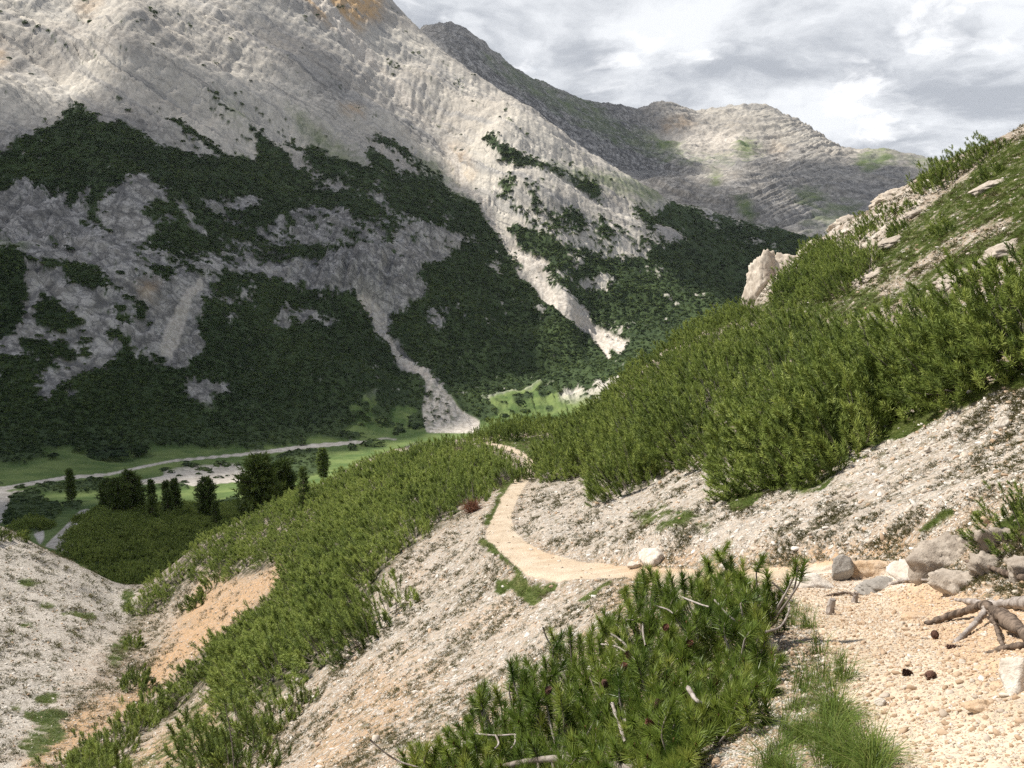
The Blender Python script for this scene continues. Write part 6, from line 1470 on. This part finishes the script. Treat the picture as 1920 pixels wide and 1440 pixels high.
for k, (a, b, r, rz, lb) in enumerate([(1690,1266,3.35,0.5,'dark pine cone lying left of the other cones on the gravel'),(1736,1277,3.25,2.0,'dark pine cone lying in the middle of the gravel path'),(1772,1218,3.8,1.1,'large dark pine cone near the arched root'),(1752,1200,4.0,2.6,'brown pine cone just above the large dark cone')]):
    p = on_ground(a, b, r, 0.014); o = link('pine_cone', cone_mesh('pine_cone', 0.038 if k != 2 else 0.055, 0.032, 70+k)); o.location = p; o.rotation_euler = (1.45, 0.2, rz); tag(o, lb, 'pine cone', 'pine cones on the path')

# ------------------------------------------------------------------ the large dwarf pine in the foreground
def hero():
    rng = np.random.default_rng(2024)
    outline = [(745,1500),(752,1408),(800,1392),(850,1358),(882,1335),(880,1300),(905,1282),(950,1300),(968,1262),(955,1240),(990,1232),(1020,1236),(1058,1200),(1030,1185),(1110,1180),(1118,1150),(1160,1140),(1172,1095),(1205,1068),(1262,1078),(1300,1076),(1320,1050),(1345,1030),(1375,1055),(1400,1085),(1430,1095),(1462,1110),(1470,1140),(1440,1165),(1452,1215),(1480,1245),(1450,1300),(1395,1325),(1355,1362),(1300,1400),(1280,1500)]
    M = raster([(1.0, outline)], 0)
    # depth of the crown's outer surface along the sight lines
    C = np.array([(740,1430,3.95),(900,1310,4.15),(1050,1195,4.5),(1200,1085,4.85),(1350,1045,4.8),(1470,1110,4.3),(1450,1220,3.6),(1400,1310,2.95),(1300,1420,2.6),(1100,1440,2.95),(900,1440,3.45),(1200,1250,3.5),(1050,1330,3.6),(1350,1180,3.85),(1200,1160,4.2),(1280,1340,2.9),(1000,1500,3.1),(1280,1500,2.35)], float)
    def depth(px, py):
        d = np.hypot((C[:, 0][None]-px[:, None])/100, (C[:, 1][None]-py[:, None])/100)+0.15; w = 1/d**3
        return (w*C[:, 2][None]).sum(1)/w.sum(1)
    root0 = on_ground(1270, 1440, 3.0); root0[2] -= 0.05
    o = empty('dwarf_pine', root0); tag(o, 'large dwarf pine filling the foreground beside the gravel path, with bare twigs and cones', 'shrub')
    B, A, L, T = [], [], [], []
    tips = []
    def add_shoot(px, py, back, extra_up=0.0):
        rr = float(depth(np.array([px]), np.array([py]))[0])+back
        p = at(px, py, rr); gz = float(near_height(p[0], p[1]))
        if p[2] < gz+0.05: return False
        out = np.array([p[0]-root0[0], p[1]-root0[1], 0.0]); out /= np.linalg.norm(out)+1e-6
        ax = unit(np.array([out[0]*0.35-0.10, out[1]*0.35-0.10, 1.0+extra_up])+rng.normal(0, 0.32, 3))
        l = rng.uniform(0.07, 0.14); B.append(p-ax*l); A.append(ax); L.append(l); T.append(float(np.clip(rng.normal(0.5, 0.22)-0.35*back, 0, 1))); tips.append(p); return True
    placed = []; tries = 0
    while len(placed) < 560 and tries < 24000:
        tries += 1; px, py = rng.uniform(740, 1490), rng.uniform(1025, 1490)
        if lookup(M, np.array([px]), np.array([py]))[0] < 0.5: continue
        if any((px-a)**2+(py-b)**2 < 16.5**2 for a, b in placed): continue
        # gaps through which the ground and the stems show
        if gnoise(np.array([px/62.0]), np.array([py/62.0]), 12)[0] > 0.52: continue
        if add_shoot(px, py, rng.normal(0, 0.07)): placed.append((px, py))
    for _ in range(330):
        px, py = rng.uniform(760, 1470), rng.uniform(1060, 1490)
        if lookup(M, np.array([px]), np.array([py]))[0] > 0.5 and gnoise(np.array([px/62.0]), np.array([py/62.0]), 12)[0] < 0.36: add_shoot(px, py, rng.uniform(0.15, 0.5))
    # tall leaders against the path
    for px, py in [(1364,1022),(1370,1048),(1378,1076),(1322,1050),(1330,1078),(1312,1095),(1430,1046),(1438,1074),(1434,1100),(1492,1056),(1508,1056),(1478,1086),(1462,1112),(1216,1066),(1232,1082),(1256,1078),(1392,1056),(1404,1096),(1350,1100)]:
        add_shoot(px, py, rng.normal(0, 0.03), 0.6)
    B, A, L, T = map(np.array, (B, A, L, T)); loc = np.array(root0)
    v, f, ti = needles(rng, B-loc, A, L, 180, 0.063, 0.0050, T, 86, 26, 0.0, 0.35)
    link('foliage', mesh_np('foliage', v, f, np.full(len(f), 3), M_HERO, False, {'tint': ti}), o)
    # stems from a few crooked main branches
    ac = Acc(); mains = []
    for k, (px, py, r, up) in enumerate([(800,1420,3.95,0.06),(930,1330,4.0,0.10),(1080,1230,4.3,0.12),(1210,1120,4.7,0.15),(1350,1100,4.6,0.18),(1460,1130,4.6,0.12)]):
        e = at(px, py, r); gz = float(near_height(e[0], e[1])); e[2] = max(gz+0.08, e[2]-0.28)
        m1 = loc*0.6+e*0.4; m1[2] = max(m1[2]-0.08, float(near_height(m1[0], m1[1]))+0.07); m2 = loc*0.25+e*0.75; m2[2] = max(m2[2]-0.03, float(near_height(m2[0], m2[1]))+0.08)
        path = spline([loc, m1+rng.normal(0, 0.03, 3), m2+rng.normal(0, 0.03, 3), e], 24); mains.append(path)
        v_, f_ = tube(path-loc, np.linspace(0.020, 0.007, 24)*(1+0.08*rng.normal(0, 1, 24)), 8); ac.add(v_, f_)
    link('trunk', ac.mesh('trunk', M_WOOD), o)
    allm = np.concatenate(mains); ac = Acc()
    for p, a_, l_ in zip(B, A, L):
        d = np.linalg.norm(allm-p, axis=1)+0.6*np.abs(allm[:, 2]-(p[2]-0.12)); s = allm[int(np.argmin(d))]
        mid_ = (s+p)/2+np.array([0, 0, -0.04]); pth = spline([s-loc, mid_-loc, p-loc, p+a_*l_*0.8-loc], 9); ac.add(*tube(pth, np.linspace(0.0085, 0.0028, 9), 5))
    link('branch', ac.mesh('branch', M_WOOD), o)
    # bare grey twigs the photo shows in front of the needles
    bare = [[(1128,1208),(1160,1214),(1195,1240)],[(1146,1188),(1170,1206),(1182,1228),(1195,1240)],[(1205,1166),(1206,1190),(1210,1210)],[(1225,1135),(1250,1142),(1262,1150)],[(890,1376),(930,1379),(966,1377)],[(930,1380),(935,1394),(928,1404)],[(966,1378),(966,1392),(958,1404)],[(695,1388),(720,1410),(750,1428),(790,1440)],[(1018,1176),(1024,1194),(1034,1212)],[(1340,1125),(1362,1150),(1388,1172)],[(1448,1092),(1470,1112),(1486,1128)],[(1488,1110),(1494,1082),(1496,1062)],[(1435,1185),(1462,1176),(1478,1150),(1480,1130)],[(1280,1120),(1310,1132),(1330,1138)],[(1148,1320),(1158,1345),(1176,1352)],[(1158,1345),(1166,1372),(1172,1392)],[(1290,1290),(1305,1312),(1318,1320)]]
    for k, pl in enumerate(bare):
        q = np.array(pl, float); dd = depth(q[:, 0], q[:, 1])-0.05; P = np.array([at(a, b, r) for (a, b), r in zip(q, dd)])-loc
        a_ = Acc(); thick = 0.011 if k in (14, 15, 16) else 0.0058
        v_, f_ = woody(P, thick, thick*0.7, 16, 6, k, 0.08); a_.add(v_, f_); link('twig', a_.mesh('twig', M_DEAD), o)
    for k, (px, py) in enumerate([(1183,1236),(1291,1211),(1168,1258),(1232,1330),(1228,1360),(1336,1290),(1026,1300),(1247,1180),(1050,1368),(1138,1290)]):
        P = at(px, py, float(depth(np.array([px]), np.array([py]))[0])-0.04)
        c = link('cone', cone_mesh('cone', 0.038, 0.030, 90+k, M_REDCONE if k % 3 else M_CONE), o); c.location = P-loc; c.rotation_euler = (rng.normal(0, 0.5), rng.normal(0, 0.5), rng.random()*6)
    # brown winter buds in the shoot tips
    bv, bf, n0 = [], [], 0; v0, f0 = ICO[1]
    for p, a_ in zip(B+A*L[:, None]*0.96, A):
        if rng.random() < 0.45:
            bv.append(v0*np.array([0.0055, 0.0055, 0.015])+p-loc); bf.append(f0+n0); n0 += len(v0)
    bf = np.concatenate(bf); link('bud', mesh_np('bud', np.concatenate(bv), bf, np.full(len(bf), 3), M_REDCONE), o)['kind'] = 'stuff'
M_HERO = leaf_material('pine_needles_near', (0.080, 0.135, 0.022), (0.205, 0.270, 0.045), (0.365, 0.385, 0.090), 0.42, 0.4, 0.30, 0.5)
M_REDCONE = bark_material('red_cone', (0.085, 0.035, 0.022), (0.20, 0.09, 0.055), 60.0)
hero()

# ------------------------------------------------------------------ the air of the valley
zt = max(float(VAL['Z'].max()), float(FAR['Z'].max()))+6.0; zb = min(float(VAL['Z'].min()), float(FAR['Z'].min()), float(NEAR['Z'].min()))-1.0
hv = np.array([(a, b, c) for c in (zb, zt) for b in (-200.0, 5200.0) for a in (-2600.0, 3600.0)])
hf = np.array([(0, 2, 3, 1), (4, 5, 7, 6), (0, 1, 5, 4), (2, 6, 7, 3), (0, 4, 6, 2), (1, 3, 7, 5)])
hm = bpy.data.materials.new('air'); hm.use_nodes = True; hm.node_tree.nodes.clear(); hg = G(hm.node_tree)
pv = hg.new('ShaderNodeVolumePrincipled', {'Color': (0.86, 0.92, 1.0, 1.0), 'Density': 0.000022, 'Anisotropy': 0.2})
ho = hg.new('ShaderNodeOutputMaterial'); hm.node_tree.links.new(pv.outputs[0], ho.inputs['Volume'])
tag(link('haze', mesh_np('haze', hv, hf, np.full(6, 4), hm, False)), 'thin blue haze filling the valley', None, None, 'stuff')
